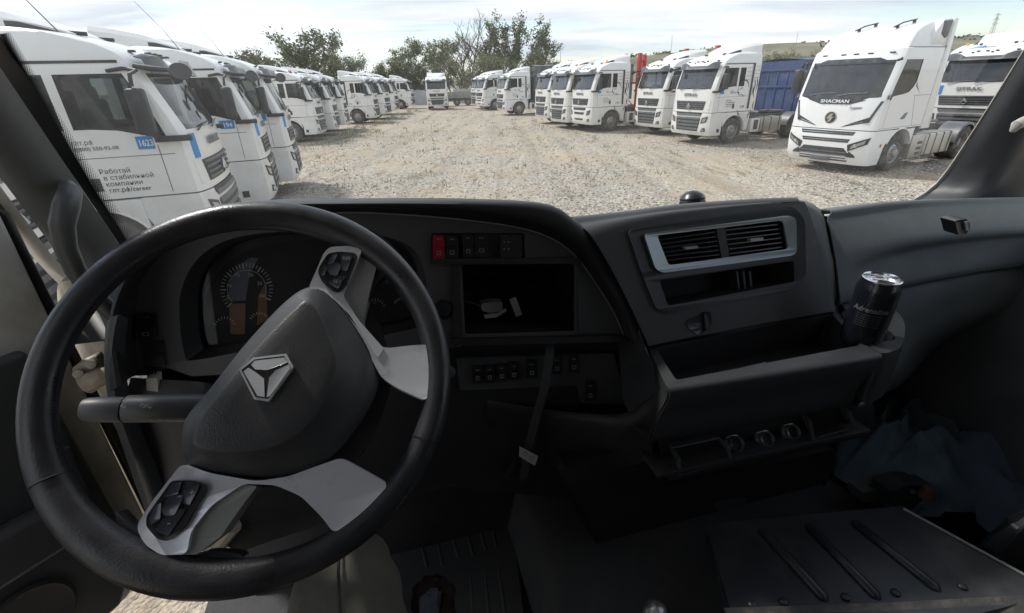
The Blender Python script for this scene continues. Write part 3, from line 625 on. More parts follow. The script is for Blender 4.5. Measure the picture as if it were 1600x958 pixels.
# ------------------------------------------------------------------ the other make: taller rounded cab
SHM = mat('clean_white_paint', (.82, .82, .81), .2, coat=.6, dirt=(1.3, .18, DUST, .55))
GLOSSB = mat('gloss_black_panel', (.02, .021, .023), .15, coat=.5, dirt=(4, .25, DUST, .5))
SHC = Cab(tab=[(.24, 1.34, 1.20), (.45, 1.46, 1.23), (.9, 1.48, 1.25), (1.2, 1.45, 1.25), (1.9, 1.40, 1.25), (2.1, 1.37, 1.25), (2.95, 1.10, 1.25), (3.08, 1.05, 1.25), (3.22, 1.0, 1.245), (3.26, .92, 1.20), (3.45, .78, 1.17), (3.6, .60, 1.13), (3.70, .40, 1.10), (3.79, .1, 1.06), (3.86, -.3, 1.0), (3.89, -.55, .94)],
          zrows=[1.20, 1.25, 1.55, 1.8, 2.0, 2.1, 2.3, 2.55, 2.8, 2.95, 3.08, 3.15, 3.22, 3.26, 3.35, 3.45, 3.53, 3.6, 3.66, 3.70, 3.75, 3.79, 3.83, 3.86, 3.89],
          ysill=1.12, hw=1.25, xrear=-1.05, side_cols=[.85, .5, .25, .10, .0, -.3, -.6], isill=5, itop=9, win_cols=(9, 14), sillz={7: 2.08, 8: 2.06, 9: 2.04, 10: 2.07, 11: 2.10, 12: 2.14, 13: 2.26, 14: 2.42, 15: 2.1}, q_cols=None, bow=.05, cr=.45, ycr=.98)
SHC.paint = SHM
def shac(X, Y, hd):
    t = empty('tractor_unit', 'large clean white truck with rounded high roof and round black badge, nearest on the right', 'truck', 'white tractor units parked in the right row', (X, Y, 0), radians(90-hd))
    R = SHC.build('shc'); hw = 1.25
    obj('cab_body', R['body'], t); obj('windscreen', R['w'], t); obj('side_window', R['sl'], t); obj('side_window', R['sr'], t)
    rows = []
    for z in [.24, .28, .45, .7, .9, 1.05, 1.18]:
        xf, w = lerp_tab(SHC.tab, z); k = w/hw; half = [(SHC.F(y*k, z), y*k, z) for y in (0, .3, .6, .8, .95, 1.05, 1.15)]
        xc = SHC.F(1.23*k, z); half += [(xc-.01, w-.012, z), (xc-.07, w, z), (.88, w, z), (.70 if z < .8 else .62-.2*(z-.8), w, z)]
        rows.append([(x, -y, z) for x, y, z in reversed(half[1:])]+half)
    b = MB(); b.grid(rows); obj('bumper', new_mesh('bumper', b, [SHM, CHAS], solid=.05, soff=-1, merge=True, smooth=35), t)
    b = MB()
    for sg in (1, -1):
        arch = [(.66*cos(a), .52+.66*sin(a)) for a in [radians(q) for q in range(30, 160, 8)]]
        poly = [(.60, .85)]+[p for p in arch if p[0] < .60]+[(-.66, .7), (-.68, 1.17), (.60, 1.17)]
        b.prism(poly, lambda x, z: (x, sg*1.245, z), lambda x, z: (x, sg*.92, z)); b.tube([(.67*cos(a), sg*1.25, .52+.67*sin(a)) for a in [radians(q) for q in range(25, 165, 7)]], .025, 6)
    obj('fender', new_mesh('fender', b, SHM, bevel=.01), t)
    b = MB(); b.box(-1.0, 1.2, -.92, .92, .95, 1.2)
    obj('underbody', new_mesh('underbody', b, CHAS), t)
    # side extender with sloping rear edge, both sides, and rear roof wings
    for sg in (1, -1):
        b = MB(); poly = [(-.98, 1.12), (-1.42, 1.12), (-1.30, 2.2), (-1.12, 3.92), (-.95, 3.93), (-.98, 3.3)]
        b.prism(poly, lambda x, z: (x, sg*1.26, z), lambda x, z: (x, sg*1.20, z)); obj('side_extender', new_mesh('side_extender', b, SHM, bevel=.012), t)
        b = MB(); b.prism([(-.5, 3.86), (-.92, 3.90), (-.92, 3.48), (-.75, 3.44), (-.52, 3.55)], lambda x, z: (x, sg*1.235, z), lambda x, z: (x, sg*1.0, z)); obj('air_duct', new_mesh('air_duct', b, GREYP, bevel=.03), t)
        b = MB(); b.prism([(-.2, 3.3), (-.95, 3.3), (-.95, 3.93), (-.55, 3.90), (-.3, 3.66)], lambda x, z: (x, sg*1.22, z), lambda x, z: (x, sg*.9, z)); obj('roof_wing', new_mesh('roof_wing', b, SHM, bevel=.04), t)
        b = MB(); Yo = lambda o: sg*(1.25+o)
        b.box(-1.0, .9, Yo(.003), Yo(-.004), 3.235, 3.25); b.box(-.94, -.93, Yo(.003), Yo(-.004), 1.25, 3.3); b.box(-.94, -.1, Yo(.003), Yo(-.004), 2.04, 2.05); b.box(-.94, 1.2, Yo(.003), Yo(-.004), 1.235, 1.243)
        b.prism([(-.10, 2.05), (-.11, 2.05), (-.42, 1.25), (-.41, 1.25)], lambda x, z: (x, Yo(.003), z), lambda x, z: (x, Yo(-.004), z)); b.box(1.02, 1.03, Yo(.001), Yo(-.004), 1.25, 2.0)
        obj('panel_seam', new_mesh('panel_seam', b, GREYP), t)
        b = MB(); b.prism([(.30, 1.45), (.12, 1.60), (-.02, 1.62), (.05, 1.47), (.15, 1.44)], lambda x, z: (x, Yo(.006), z), lambda x, z: (x, Yo(-.01), z)); obj('door_handle', new_mesh('door_handle', b, GREYP, bevel=.004), t)
        b = MB(); b.box(.90, 1.16, sg*1.43, sg*1.64, 2.12, 2.80)
        if sg < 0: m_ = obj('side_mirror', new_mesh('side_mirror', b, PLAST, bevel=.05, seg=3), t)
        b = MB(); b.tube([(1.06, sg*1.25, 2.98), (1.14, sg*1.3, 2.96), (1.2, sg*1.22, 2.93)], .03, 8); b.tube([(1.15, sg*1.24, 2.05), (1.2, sg*1.32, 2.0), (1.14, sg*1.30, 2.1)], .04, 8); obj('mirror_arm', new_mesh('mirror_arm', b, PLAST), t)
        def sy(c): return [(y, z) for y, z in c]
        b = MB(); SHC.patch(sy([(.36, 1.26), (.98, 1.40), (1.02, 1.54), (.62, 1.38)]), .006, .03, 6, 2, b, 0, sg); SHC.patch(sy([(.98, 1.40), (1.04, 1.40), (1.22, 1.95), (1.16, 1.95)]), .008, .03, 3, 6, b, 0, sg); SHC.patch(sy([(.46, 1.31), (.90, 1.41), (.92, 1.44), (.50, 1.33)]), .016, .02, 5, 1, b, 1, sg)
        obj('daytime_lamp', new_mesh('daytime_lamp', b, [GLOSSB, LAMPIN]), t)
        b = MB(); SHC.patch(sy([(.72, .62), (1.16, .84), (1.2, 1.02), (.68, .80)]), .012, .04, 6, 2, b, 0, sg); SHC.patch(sy([(.70, .46), (.95, .46), (.92, .52), (.76, .62)]), .012, .04, 3, 2, b, 0, sg)
        SHC.patch(sy([(.78, .68), (1.10, .85), (1.13, .95), (.80, .78)]), .03, .02, 5, 2, b, 1, sg)
        x0 = SHC.F(.92, .78); b.lathe([(.001, .03), (.05, .025), (.055, 0), (.055, -.02)], 16, M.Translation((x0+.02, sg*.9, .79)) @ M.Rotation(pi/2, 4, 'Y'), 2)
        obj('headlight', new_mesh('headlight', b, [PLAST, LAMPIN, CHROME]), t)
        b = MB(); b.box(-3.15, -1.62, sg*.62, sg*1.2, .30, .92, 0)
        for x in (-1.75, -2.15, -2.6, -3.0): b.box(x-.03, x+.03, sg*.60, sg*1.215, .28, .935, 1)
        obj('fuel_tank', new_mesh('fuel_tank', b, [STEEL, CHAS], bevel=.06, seg=3), t)
        b = MB(); b.box(-1.55, -.85, sg*.66, sg*1.2, .28, .93, 0)
        for z in (.35, .50, .66): b.box(-1.45, -1.2, sg*1.195, sg*1.21, z, z+.08, 1)
        obj('battery_box', new_mesh('battery_box', b, [STEEL, CHAS], bevel=.02), t)
        arc = [radians(q) for q in range(5, 176, 11)]; b = MB()
        b.grid([[(-3.9+.64*cos(a), sg*.66, .5+.64*sin(a)) for a in arc], [(-3.9+.64*cos(a), sg*1.24, .5+.64*sin(a)) for a in arc], [(-3.9+.60*cos(a), sg*1.26, .5+.60*sin(a)-.03) for a in arc]])
        obj('mudguard', new_mesh('mudguard', b, GREYP, solid=.012, merge=True), t)
        wheel(t, 0, sg, 1.05, .31, True); wheel(t, -3.9, sg, .94, .58, False)
    b = MB(); SHC.patch([(-.42, 1.86), (.42, 1.86), (1.12, 2.06), (-1.12, 2.06)], .006, .02, 12, 2, b, 0); SHC.patch([(-1.12, 2.055), (1.12, 2.055), (1.13, 2.12), (-1.13, 2.12)], .007, .02, 12, 1, b, 0)
    SHC.patch([(-1.10, 2.88), (1.10, 2.88), (.72, 3.02), (-.72, 3.02)], .008, .02, 12, 2, b, 0)
    obj('black_panel', new_mesh('black_panel', b, GLOSSB), t)
    obj('lettering', text_mesh('lettering', 'SHACMAN', .12, WHT, TXF(0, 1.90, 1.425), 'CENTER', .006, .003, 1.4), t)
    obj('model_lettering', text_mesh('model_lettering', 'X6000', .09, INKG, TXF(.62, 1.74, 1.40) @ M.Rotation(radians(8), 4, 'Y'), 'CENTER', .004, .001, 1.3), t)
    b = MB(); T = M.Translation((1.43, 0, 1.50)) @ M.Rotation(pi/2, 4, 'Y')
    b.lathe([(.001, .012), (.15, .012), (.15, 0), (.15, -.03)], 32, T, 0); b.lathe([(.15, .014), (.165, .014), (.165, -.03)], 32, T, 1)
    b.prism([(-.10, 1.50), (-.02, 1.61), (.07, 1.61), (.02, 1.53), (.09, 1.53), (.01, 1.39), (-.07, 1.39), (-.02, 1.47), (-.09, 1.47)], lambda y, z: (1.452, y, z), lambda y, z: (1.43, y, z), 1)
    obj('badge', new_mesh('badge', b, [GLOSSB, CHROME]), t)
    b = MB()
    for z, w0 in ((1.10, .80), (.90, .72)):
        SHC.patch([(-w0+.05, z-.045), (w0-.05, z-.045), (w0, z+.05), (-w0, z+.05)], .006, .03, 10, 1, b, 0); SHC.patch([(-w0+.06, z-.01), (w0-.06, z-.01), (w0-.05, z+.012), (-w0+.05, z+.012)], .014, .02, 10, 1, b, 1)
    SHC.patch([(-.72, .32), (.72, .32), (.80, .50), (-.80, .50)], .006, .03, 10, 1, b, 0); SHC.patch([(-.80, .50), (.80, .50), (.60, .70), (-.60, .70)], .006, .03, 10, 1, b, 0)
    for z in (.40, .48, .56): SHC.patch([(-.70, z), (.70, z), (.70, z+.03), (-.70, z+.03)], .02, .02, 10, 1, b, 2)
    obj('lower_grille', new_mesh('lower_grille', b, [PLAST, LAMPIN, GREYP]), t)
    b = MB(); b.box(1.47, 1.50, -.30, .26, .31, .43); obj('number_plate', new_mesh('number_plate', b, GREYP, bevel=.004), t)
    b = MB()
    for y in (-.85, -.3, .05, .42, .95): b.box(SHC.F(y, 3.13)-.02, SHC.F(y, 3.13)+.015, y-.07, y+.07, 3.12, 3.15)
    obj('marker_lamp', new_mesh('marker_lamp', b, PLAST, bevel=.006), t)
    b = MB()
    for y in (-.5, .5): b.tube([(.42, y, 3.76), (.0, y, 3.88), (-.6, y, 3.97)], .018, 6)
    for x, z in ((.25, 3.80), (-.5, 3.94)): b.box(x-.03, x+.03, -.53, -.47, 3.6, z); b.box(x-.03, x+.03, .47, .53, 3.6, z)
    obj('roof_rail', new_mesh('roof_rail', b, PLAST), t)
    b = MB()
    for y in (-.8, .05): b.tube([(SHC.F(y, 2.08)+.03, y, 2.08), (SHC.F(y, 2.16)+.03, y+.3, 2.14), (SHC.F(y+.6, 2.2)+.03, y+.75, 2.15)], .012, 5)
    obj('wiper', new_mesh('wiper', b, PLAST), t)
    P = cached('sitrak', sitrak_parts)
    for n_ in ('dash', 'seats', 'bunk', 'chassis'): obj({'dash': 'dashboard', 'seats': 'seat', 'bunk': 'bunk', 'chassis': 'chassis'}[n_], P[n_], t)
    b = MB(); b.box(.86, .90, 1.252, 1.27, .74, .82); obj('side_marker', new_mesh('side_marker', b, REDL, bevel=.004), t)
    return t

GL, GR = 'white tractor units parked in the left row', 'white tractor units parked in the right row'
# left row, near to far
t1 = sitrak(-6.6, 8.15, 71, 'white truck with blue 1623 sticker and dark slogan text on its door', -1, GL, aerial=True, career=True)
def career_decals(t):
    s = -1
    t.scale = (1.12, 1, 1)
    side_text(t, s, 'глт.рф', .08, 2.075, .085, INKG, .001, sx=.9); side_text(t, s, '8(800) 550-92-08', .08, 1.995, .066, INKG, .002, sx=1.0)
    side_text(t, s, 'Работай', .25, 1.665, .095, INK, 0, sx=.9); side_text(t, s, 'в стабильной', .27, 1.575, .095, INK, 0, sx=.9); side_text(t, s, 'компании', .27, 1.485, .095, INK, 0, sx=.9); side_text(t, s, 'глт.рф/career', .28, 1.395, .088, INK, .001, sx=.9)
    sticker(t, s, .77, .96, 1.97, 2.15); side_text(t, s, '1623', .785, 2.015, .125, WHT, .002, y=-1.2245, sx=.68)
    m = text_mesh('window_lettering', 'SITRAK', .12, WHT, TXL(.58, 2.38, 1.20), 'CENTER', .0008, .002, 1.2); obj('window_lettering', m, t)
career_decals(t1)
def front_sticker(t, z=1.78):
    b = MB(); SIT.patch([(-1.06, z), (-.90, z), (-.90, z+.36), (-1.06, z+.36)], .008, .01, 2, 2, b); obj('front_sticker', new_mesh('front_sticker', b, BLUE), t)
front_sticker(t1)
t0 = sitrak(-6.5, 4.4, 71, 'white truck at the left edge, only its door and fender seen past our open door', -1, GL, side_print=False)
b = MB(); ribbon(b, [(1.15, 1.80), (.9, 1.85), (.6, 1.70), (.35, 1.45), (.1, 1.38)], .22, -1.2265); obj('door_swoosh', new_mesh('door_swoosh', b, BLUE), t0)
b = MB(); b.box(.80, .92, -1.24, -1.215, 1.08, 1.14); obj('side_marker', new_mesh('side_marker', b, AMBER, bevel=.004), t0)
t2 = sitrak(-7.2, 11.7, 68.5, 'second truck of the left row, white cab with blue 194 sticker on its door', -1, GL, aerial=True, side_print=False)
sticker(t2, -1, .68, .96, 1.97, 2.14); side_text(t2, -1, '194', .74, 2.01, .12, WHT, .002, y=-1.2245); front_sticker(t2)
t3 = sitrak(-7.6, 14.2, 71, 'third truck of the left row, white cab with pale lower bumper corner and roof aerial', -1, GL, aerial=True, side_print=False); sticker(t3, -1, .68, .96, 1.97, 2.14); front_sticker(t3)
sitrak(-12.0, 29.0, 83, 'plain white truck in the left row with two red beacons on its roof', -1, GL, beacons=[(.25, -.35, 1), (.25, .0, 1)], side_print=False)
sitrak(-12.1, 32.0, 80, 'white truck in the left row squeezed directly behind the one with red beacons', -1, GL, side_print=False, far=True)
sitrak(-12.5, 35.4, 79, 'white truck in the left row with small door print, second beyond the red beacons', -1, GL, far=True)
sitrak(-12.07, 42.4, 88, 'white truck in the left row with lion stripes behind its door and whole front wheel', -1, GL, lion_side=True, far=True)
sitrak(-12.2, 47.2, 92, 'white truck in the left row, third from the far end of the row', -1, GL, far=True)
sitrak(-12.76, 53.9, 90, 'white truck in the left row, last but one at the far end', -1, GL, far=True)
sitrak(-13.19, 66, 92, 'farthest white truck of the left row, beside the metal fence', -1, GL, lion_side=True, far=True)
# alone, facing the camera
sitrak(-8.09, 61.4, 174, 'lone white truck facing the camera between the two rows', -1, None, far=True, side_print=False)
# right row, far to near
sitrak(-2.4, 60.3, -112, 'farthest white truck of the right row, half hidden by its neighbour', 1, GR, far=True, side_print=False)
sitrak(-1.6, 57.0, -115, 'second farthest white truck of the right row, with slotted lower grille', 1, GR, far=True, slots=True, side_print=False)
sitrak(.84, 46.9, -109, 'white truck of the right row standing before the dark grey tarpaulin trailer', 1, GR, lion_side=True, far=True)
sitrak(3.76, 36.2, -109, 'white truck of the right row without beacon, just left of the two amber beacons', 1, GR, far=True, side_print=False)
sitrak(4.5, 32.1, -110, 'white truck of the right row with one amber beacon, its side mostly hidden', 1, GR, beacons=[(.35, .9, 0)], side_print=False)
sitrak(5.59, 29.94, -111, 'white truck with amber beacon, slotted bumper and lion stripes beside the red trailer frame', 1, GR, lion_side=True, beacons=[(.25, .8, 0)], slots=True)
sitrak(8.69, 27, -110.3, 'white truck of the right row standing between the red trailer frames', 1, GR, side_print=False)
tB = sitrak(9.35, 22.71, -111.4, 'white truck of the right row with lion stripes, beside the blue tarpaulin trailer', 1, GR, lion_side=True)
sitrak(13.6, 19.9, -117, 'white truck mostly hidden behind the large rounded cab on the right', 1, GR, side_print=False)
shac(10.8, 15.33, -116)
tH = sitrak(18.89, 20.1, -117, 'white truck at far right with roof lettering and amber beacon, partly behind the pillar', 1, GR, beacons=[(.3, -.95, 0)], side_print=False)
b = MB(); x = SIT.F(-.3, 3.33)
T = M.Translation((x-.03, -.42, 3.26)) @ M.Rotation(pi/2, 4, 'Z') @ M.Rotation(radians(58), 4, 'X')
obj('roof_lettering', text_mesh('roof_lettering', 'ГЛТ', .20, INK, T, 'LEFT', .01, .006, 1.2, .2), tH)
b = MB(); b.prism([(0, 0), (.5, .16), (.5, .22), (-.05, .06)], lambda p, q: T @ V((p-.42, q, .01)), lambda p, q: T @ V((p-.42, q, -.05))); b.prism([(.08, -.02), (.3, .05), (.3, .10), (.02, .02)], lambda p, q: T @ V((p-.1, q+.12, .012)), lambda p, q: T @ V((p-.1, q+.12, -.05)))
obj('roof_emblem', new_mesh('roof_emblem', b, BLUE), tH); b = MB(); SIT.patch([(-1.04, 1.78), (-.84, 1.78), (-.84, 2.1), (-1.04, 2.1)], .008, .01, 2, 2, b); obj('front_sticker', new_mesh('front_sticker', b, BLUE), tH)

# ------------------------------------------------------------------ trailers and other things in the yard
TARPB = mat('blue_tarpaulin', (.032, .066, .17), .55, var=(1.2, .25), bump=(2.5, .6, .05), dirt=(3, .15, DUST, .5))
TARPG = mat('grey_tarpaulin', (.10, .11, .115), .6, var=(1.2, .25), bump=(2.5, .6, .05), dirt=(3, .3, DUST, .5))
REDP = mat('red_trailer_paint', (.42, .03, .025), .5, var=(2, .2), dirt=(3, .35, (.2, .12, .1), .45))
def trailer(name, label, X, Y, hd, x0, L, h, m, z0=1.15, ribs=True):
    t = empty(name, label, 'trailer', None, (X, Y, 0), radians(90-hd)); b = MB()
    n = int(L/.45)
    for sg in (1, -1):
        rows = [[(x0-L*i/(n*2), sg*(1.25+(.03 if i % 4 == 0 else (-.01+.012*sin(i*1.7+z*3)))), z) for i in range(n*2+1)] for z in (z0, (z0+h)/2-.2, (z0+h)/2+.2, h-.35, h-.3, h)]
        b.grid(rows)
    b.box(x0-.04, x0, -1.24, 1.24, z0, h-.02)
    tarp_rows = [[(x0-L*i/n, y, h+(.10-.07*y*y)+.03*sin(i*2.1)*(1-abs(y)/1.3)) for i in range(n+1)] for y in (-1.27, -.9, -.4, 0, .4, .9, 1.27)]
    b.grid(tarp_rows); b.box(x0-L-.04, x0-L, -1.24, 1.24, z0, h-.02)
    obj('body', new_mesh('body', b, m, solid=.015, soff=0, smooth=30), t)
    b = MB()
    if ribs:
        for k in range(5): b.box(x0, x0+.04, -1.2+.55*k, -1.12+.55*k, z0+.1, h-.5)
        for z in (z0+.02, (z0+h)/2, h-.45): b.box(x0, x0+.05, -1.25, 1.25, z, z+.09)
        obj('front_frame', new_mesh('front_frame', b, m, bevel=.01), t)
    b = MB(); 
    for y in (-.5, .5): b.box(x0-L, x0-.3, y-.06, y+.06, z0-.35, z0-.02)
    for y in (-.8, .8): b.box(x0-2.3, x0-2.15, y-.07, y+.07, .1, z0-.1)
    b.box(x0-2.35, x0-2.1, -.9, .9, z0-.3, z0-.15); b.box(x0-1.0, x0-.6, -.2, .2, z0-.2, z0-.05)
    obj('frame', new_mesh('frame', b, CHAS), t)
    for k in range(3):
        for sg in (1, -1):
            wheel(t, x0-L+1.6+1.3*k, sg, 1.03, .38, False)
    return t
trailer('tarpaulin_trailer', 'blue tarpaulin trailer with ribbed side behind the lion striped truck', 9.02, 23.55, -111.4, -4.6, 9, 3.25, TARPB, .9)
trailer('tarpaulin_trailer', 'dark grey tarpaulin trailer beyond the red trailer frames, behind a parked truck', .84, 46.9, -109, -1.5, 10, 3.9, TARPG, .9)
def red_frame(X, Y, hd, label, h):
    t = empty('container_trailer', label, 'trailer', 'red container trailers', (X, Y, 0), radians(90-hd)); b = MB()
    for y in (-1.15, 1.15):
        b.box(-1.75, -1.55, y-.1, y+.1, .9, h)
        b.box(-2.05, -1.9, y-.1, y+.1, .9, h-.1)
        for k in range(7): b.box(-1.92, -1.72, y-.05, y+.05, 1.0+k*.42, 1.07+k*.42)
    b.box(-1.75, -1.6, -1.1, 1.1, 1.0, 1.2); b.box(-1.75, -1.6, -1.1, 1.1, 2.4, 2.5)
    obj('front_wall', new_mesh('front_wall', b, REDP, bevel=.012), t)
    b = MB(); 
    for y in (-.5, .5): b.box(-13, -1.7, y-.07, y+.07, .95, 1.2)
    for k in range(9): b.box(-13+k*1.3, -12.85+k*1.3, -1.2, 1.2, 1.05, 1.18)
    obj('frame', new_mesh('frame', b, REDP), t)
    for k in range(3):
        for sg in (1, -1): wheel(t, -11+1.3*k, sg, 1.03, .38, False)
red_frame(5.59, 29.94, -111, 'red trailer with tall upright front frame behind the slotted bumper truck', 3.95)
red_frame(8.69, 27, -110.3, 'red trailer whose upright front frame tops the truck left of the blue trailer', 4.05)
t = empty('flatbed_trailer', 'low grey flatbed trailer on small wheels in front of the far metal fence', 'trailer', None, (az_at(712, 70), 70, 0), radians(8)); b = MB()
b.box(-2.4, 3.4, -1.1, 1.1, .95, 1.15); b.box(-2.4, 3.3, -1.12, -1.06, 1.15, 1.75); b.box(-2.4, -2.3, -1.1, 1.1, 1.1, 2.1); b.prism([(3.4, .5), (4.6, .4), (4.7, 1.6), (3.9, 1.5)], lambda x, z: (x, -.8, z), lambda x, z: (x, .8, z)); b.box(-.2, .2, -1, 1, 1.9, 2.0); b.box(-2.4, 3.3, -.5, .5, .6, .95)
obj('bed', new_mesh('bed', b, mat('worn_grey_paint', (.22, .225, .23), .6, dirt=(2, .6, DUST, .4)), bevel=.02), t)
for x in (-1.7, .0, 1.5):
    q = obj('wheel', tyre_mesh(.31), t); q.location = (x, -1.0, .48); q.scale = (.9, 1, .9); r_ = obj('rim', rim_mesh(False), q); r_.rotation_euler = (0, 0, pi)

def pylon(px, y, h, label, lattice=True):
    x = az_at(px, y); t = empty('pylon' if lattice else 'mast', label, 'pylon' if lattice else 'mast', None, (x, y, 0)); b = MB()
    z0 = 36 if y > 700 else 5
    if lattice:
        for sx in (-1, 1):
            for sy in (-1, 1): b.tube([(sx*2.5, sy*2.5, z0-6), (sx*.5, sy*.5, z0+h)], .22, 4)
        for k in range(8):
            z = z0-4+k*h/8; w = 2.5-2*k/8
            for sx in (-1, 1): b.tube([(sx*w, -w, z), (-sx*w, -w, z+h/8)], .12, 3); b.tube([(sx*w, w, z), (-sx*w, w, z+h/8)], .12, 3)
        for k in (.62, .78, .94): b.tube([(-5, 0, z0+h*k), (5, 0, z0+h*k)], .2, 4)
    else: b.tube([(0, 0, z0-6), (0, 0, z0+h)], [.35, .18], 6)
    obj('lattice' if lattice else 'pole', new_mesh('lattice', b, mat('galvanised_steel', (.25, .26, .27), .6, .4)), t)
pylon(1518, 760, 34, 'lattice power pylon on the hill above the far right truck, the taller of two'); pylon(1572, 850, 32, 'lattice power pylon on the hill, right of the taller pylon')
pylon(875, 800, 17, 'thin mast on the ridge just right of the trees', False); pylon(1042, 800, 22, 'thin mast on the ridge above the red frame', False); pylon(1229, 800, 22, 'thin mast on the ridge above the blue trailer', False)

def tr_px(px, y, top, kind, label, leaf=0, nat=None):
    x = az_at(px, y); base_h = TOPS[kind]
    hor = 128-.0316*(px-800); ppm = 734.64/(y*.9024+.4); h = (hor-top)/ppm+2.8
    tree(kind, x, y, h/base_h, px*.7, label, leaf)
tr_px(410, 68, 82, 'broad2', 'dark low tree whose crown shows above the left row near its beacons', 0)
tr_px(438, 72, 92, 'broad', 'small dark tree squeezed left of the large round tree', 0)
tr_px(488, 62, 54, 'broad', 'large round dark green tree rising over the left row', 0)
tr_px(520, 75, 84, 'bush', 'bush at the right foot of the large round tree', 1)
tr_px(556, 85, 92, 'broad2', 'small thin tree with flat crown over the middle of the left row', 0)
tr_px(592, 92, 100, 'bush', 'low green bush behind the far end of the left row', 1)
tr_px(622, 92, 84, 'bush2', 'mid green bush left of the lone truck', 1)
tr_px(648, 95, 68, 'broad2', 'leafy green tree left of the lone truck', 1)
tr_px(684, 98, 68, 'broad', 'leafy green tree directly behind the lone truck', 1)
tr_px(712, 92, 92, 'bush', 'yellow green bush behind the grey flatbed trailer', 2)
tr_px(738, 100, 26, 'bare', 'bare leafless tree with thin spreading branches')
tr_px(728, 104, 48, 'bare', 'smaller bare tree beside the taller bare one')
tr_px(757, 95, 80, 'bush2', 'yellow green bush at the foot of the bare tree', 2)
tr_px(776, 98, 36, 'tall', 'tall slender tree right of the bare tree', 1)
tr_px(804, 96, 34, 'tall2', 'tall thin tree in the middle of the slender ones', 0)
tr_px(843, 92, 34, 'tall', 'tall tree at the right end of the tree belt', 0)
tr_px(826, 90, 82, 'bush', 'broad bush under the two right hand slender trees', 1)
tr_px(866, 94, 92, 'bush2', 'yellow green bush at the right end of the tree belt', 2)
tr_px(662, 90, 100, 'bush', 'green bush behind the fence left of the lone truck', 0)
tr_px(785, 90, 88, 'bush', 'dense bush between the slender tree trunks', 1)
for k, px in enumerate((1203, 1222, 1246)): tr_px(px, 70, (78, 84, 82)[k], 'bush' if k % 2 else 'bush2', ('dull green bush above the left end of the blue trailer', 'dull green bush above the middle of the blue trailer', 'dull green bush above the right end of the blue trailer')[k], 2)

# scrub scattered on the hills and loose stones and tufts in the yard: nobody could count them
b = MB(); rnd = random.Random(4)
for k in range(260):
    x = rnd.uniform(-100, 900); y = rnd.uniform(330, 880); rise = 1/(1+math.exp(-(x-60)/130)); tt = min(1, (y-310)/540); z = -.5+46*rise*(tt*tt*(3-2*tt))-1
    s_ = rnd.uniform(2, 5)
    for q in range(14):
        c = V((x+rnd.gauss(0, s_), y+rnd.gauss(0, s_), z+abs(rnd.gauss(0, s_*.4)))); n_ = V((rnd.gauss(0, 1), rnd.gauss(0, 1), rnd.gauss(0, 1))).normalized(); u = n_.orthogonal().normalized(); w = n_.cross(u); b.add([c-u*s_*.5, c-w*s_*.4, c+u*s_*.5, c+w*s_*.4], [(0, 1, 2, 3)])
tag(obj('hillside_scrub', new_mesh('hillside_scrub', b, LEAF[0], smooth=0)), kind='stuff', label='dark scrub dotted over the dry hillside', cat='scrub')
STONE = leafmat('stones', (.16, .145, .12), (.62, .58, .50)); STONE.node_tree.nodes['Principled BSDF'].inputs['Roughness'].default_value = .95
b = MB(); tet = [(1, 0, 0), (-.5, .85, 0), (-.5, -.85, 0), (0, 0, .8)]
for k in range(30000):
    y = 9+26*rnd.random()**1.5; x = rnd.uniform(-.62*y, .95*y)
    if noise.noise(V((x*.25, y*.25, 5))) < rnd.uniform(-.4, .35): continue
    s_ = rnd.uniform(.012, .034)*(1+y*.015); a = rnd.uniform(0, 6.28); c_, n_ = cos(a), sin(a); sx = rnd.uniform(.7, 1.5); z = gh(x, y)
    b.add([(x+(c_*p*sx-n_*q)*s_, y+(n_*p*sx+c_*q)*s_, z+.004+r*s_*.8) for p, q, r in ((1, 0, 0), (.2, .8, 0), (-.9, .5, 0), (-.7, -.7, 0), (.5, -.8, 0), (.3, .3, .8), (-.4, -.2, .7))], [(0, 1, 5), (1, 2, 6, 5), (2, 3, 6), (3, 4, 6), (4, 0, 5, 6)])
tag(obj('loose_stones', new_mesh('loose_stones', b, STONE, smooth=0)), kind='stuff', label='loose pale stones lying over the gravel yard', cat='stones')
GRS = leafmat('dry_grass', (.12, .13, .05), (.30, .28, .14)); b = MB()
for k in range(420):
    if rnd.random() < .55: y = rnd.uniform(24, 60); x = -9.6+rnd.gauss(0, .8)-(1.0 if y > 35 else 0)
    else: y = rnd.uniform(14, 60); x = rnd.uniform(-9, .3*y+2)
    for q in range(7):
        px_, py_ = x+rnd.gauss(0, .12), y+rnd.gauss(0, .12); hh = rnd.uniform(.05, .22); a = rnd.uniform(0, 6.28); w = .012
        b.add([(px_-w, py_, 0), (px_+w, py_, 0), (px_+cos(a)*hh*.4, py_+sin(a)*hh*.4, hh)], [(0, 1, 2)])
tag(obj('grass_tufts', new_mesh('grass_tufts', b, GRS, smooth=0)), kind='stuff', label='dry grass tufts along the parked trucks', cat='grass')

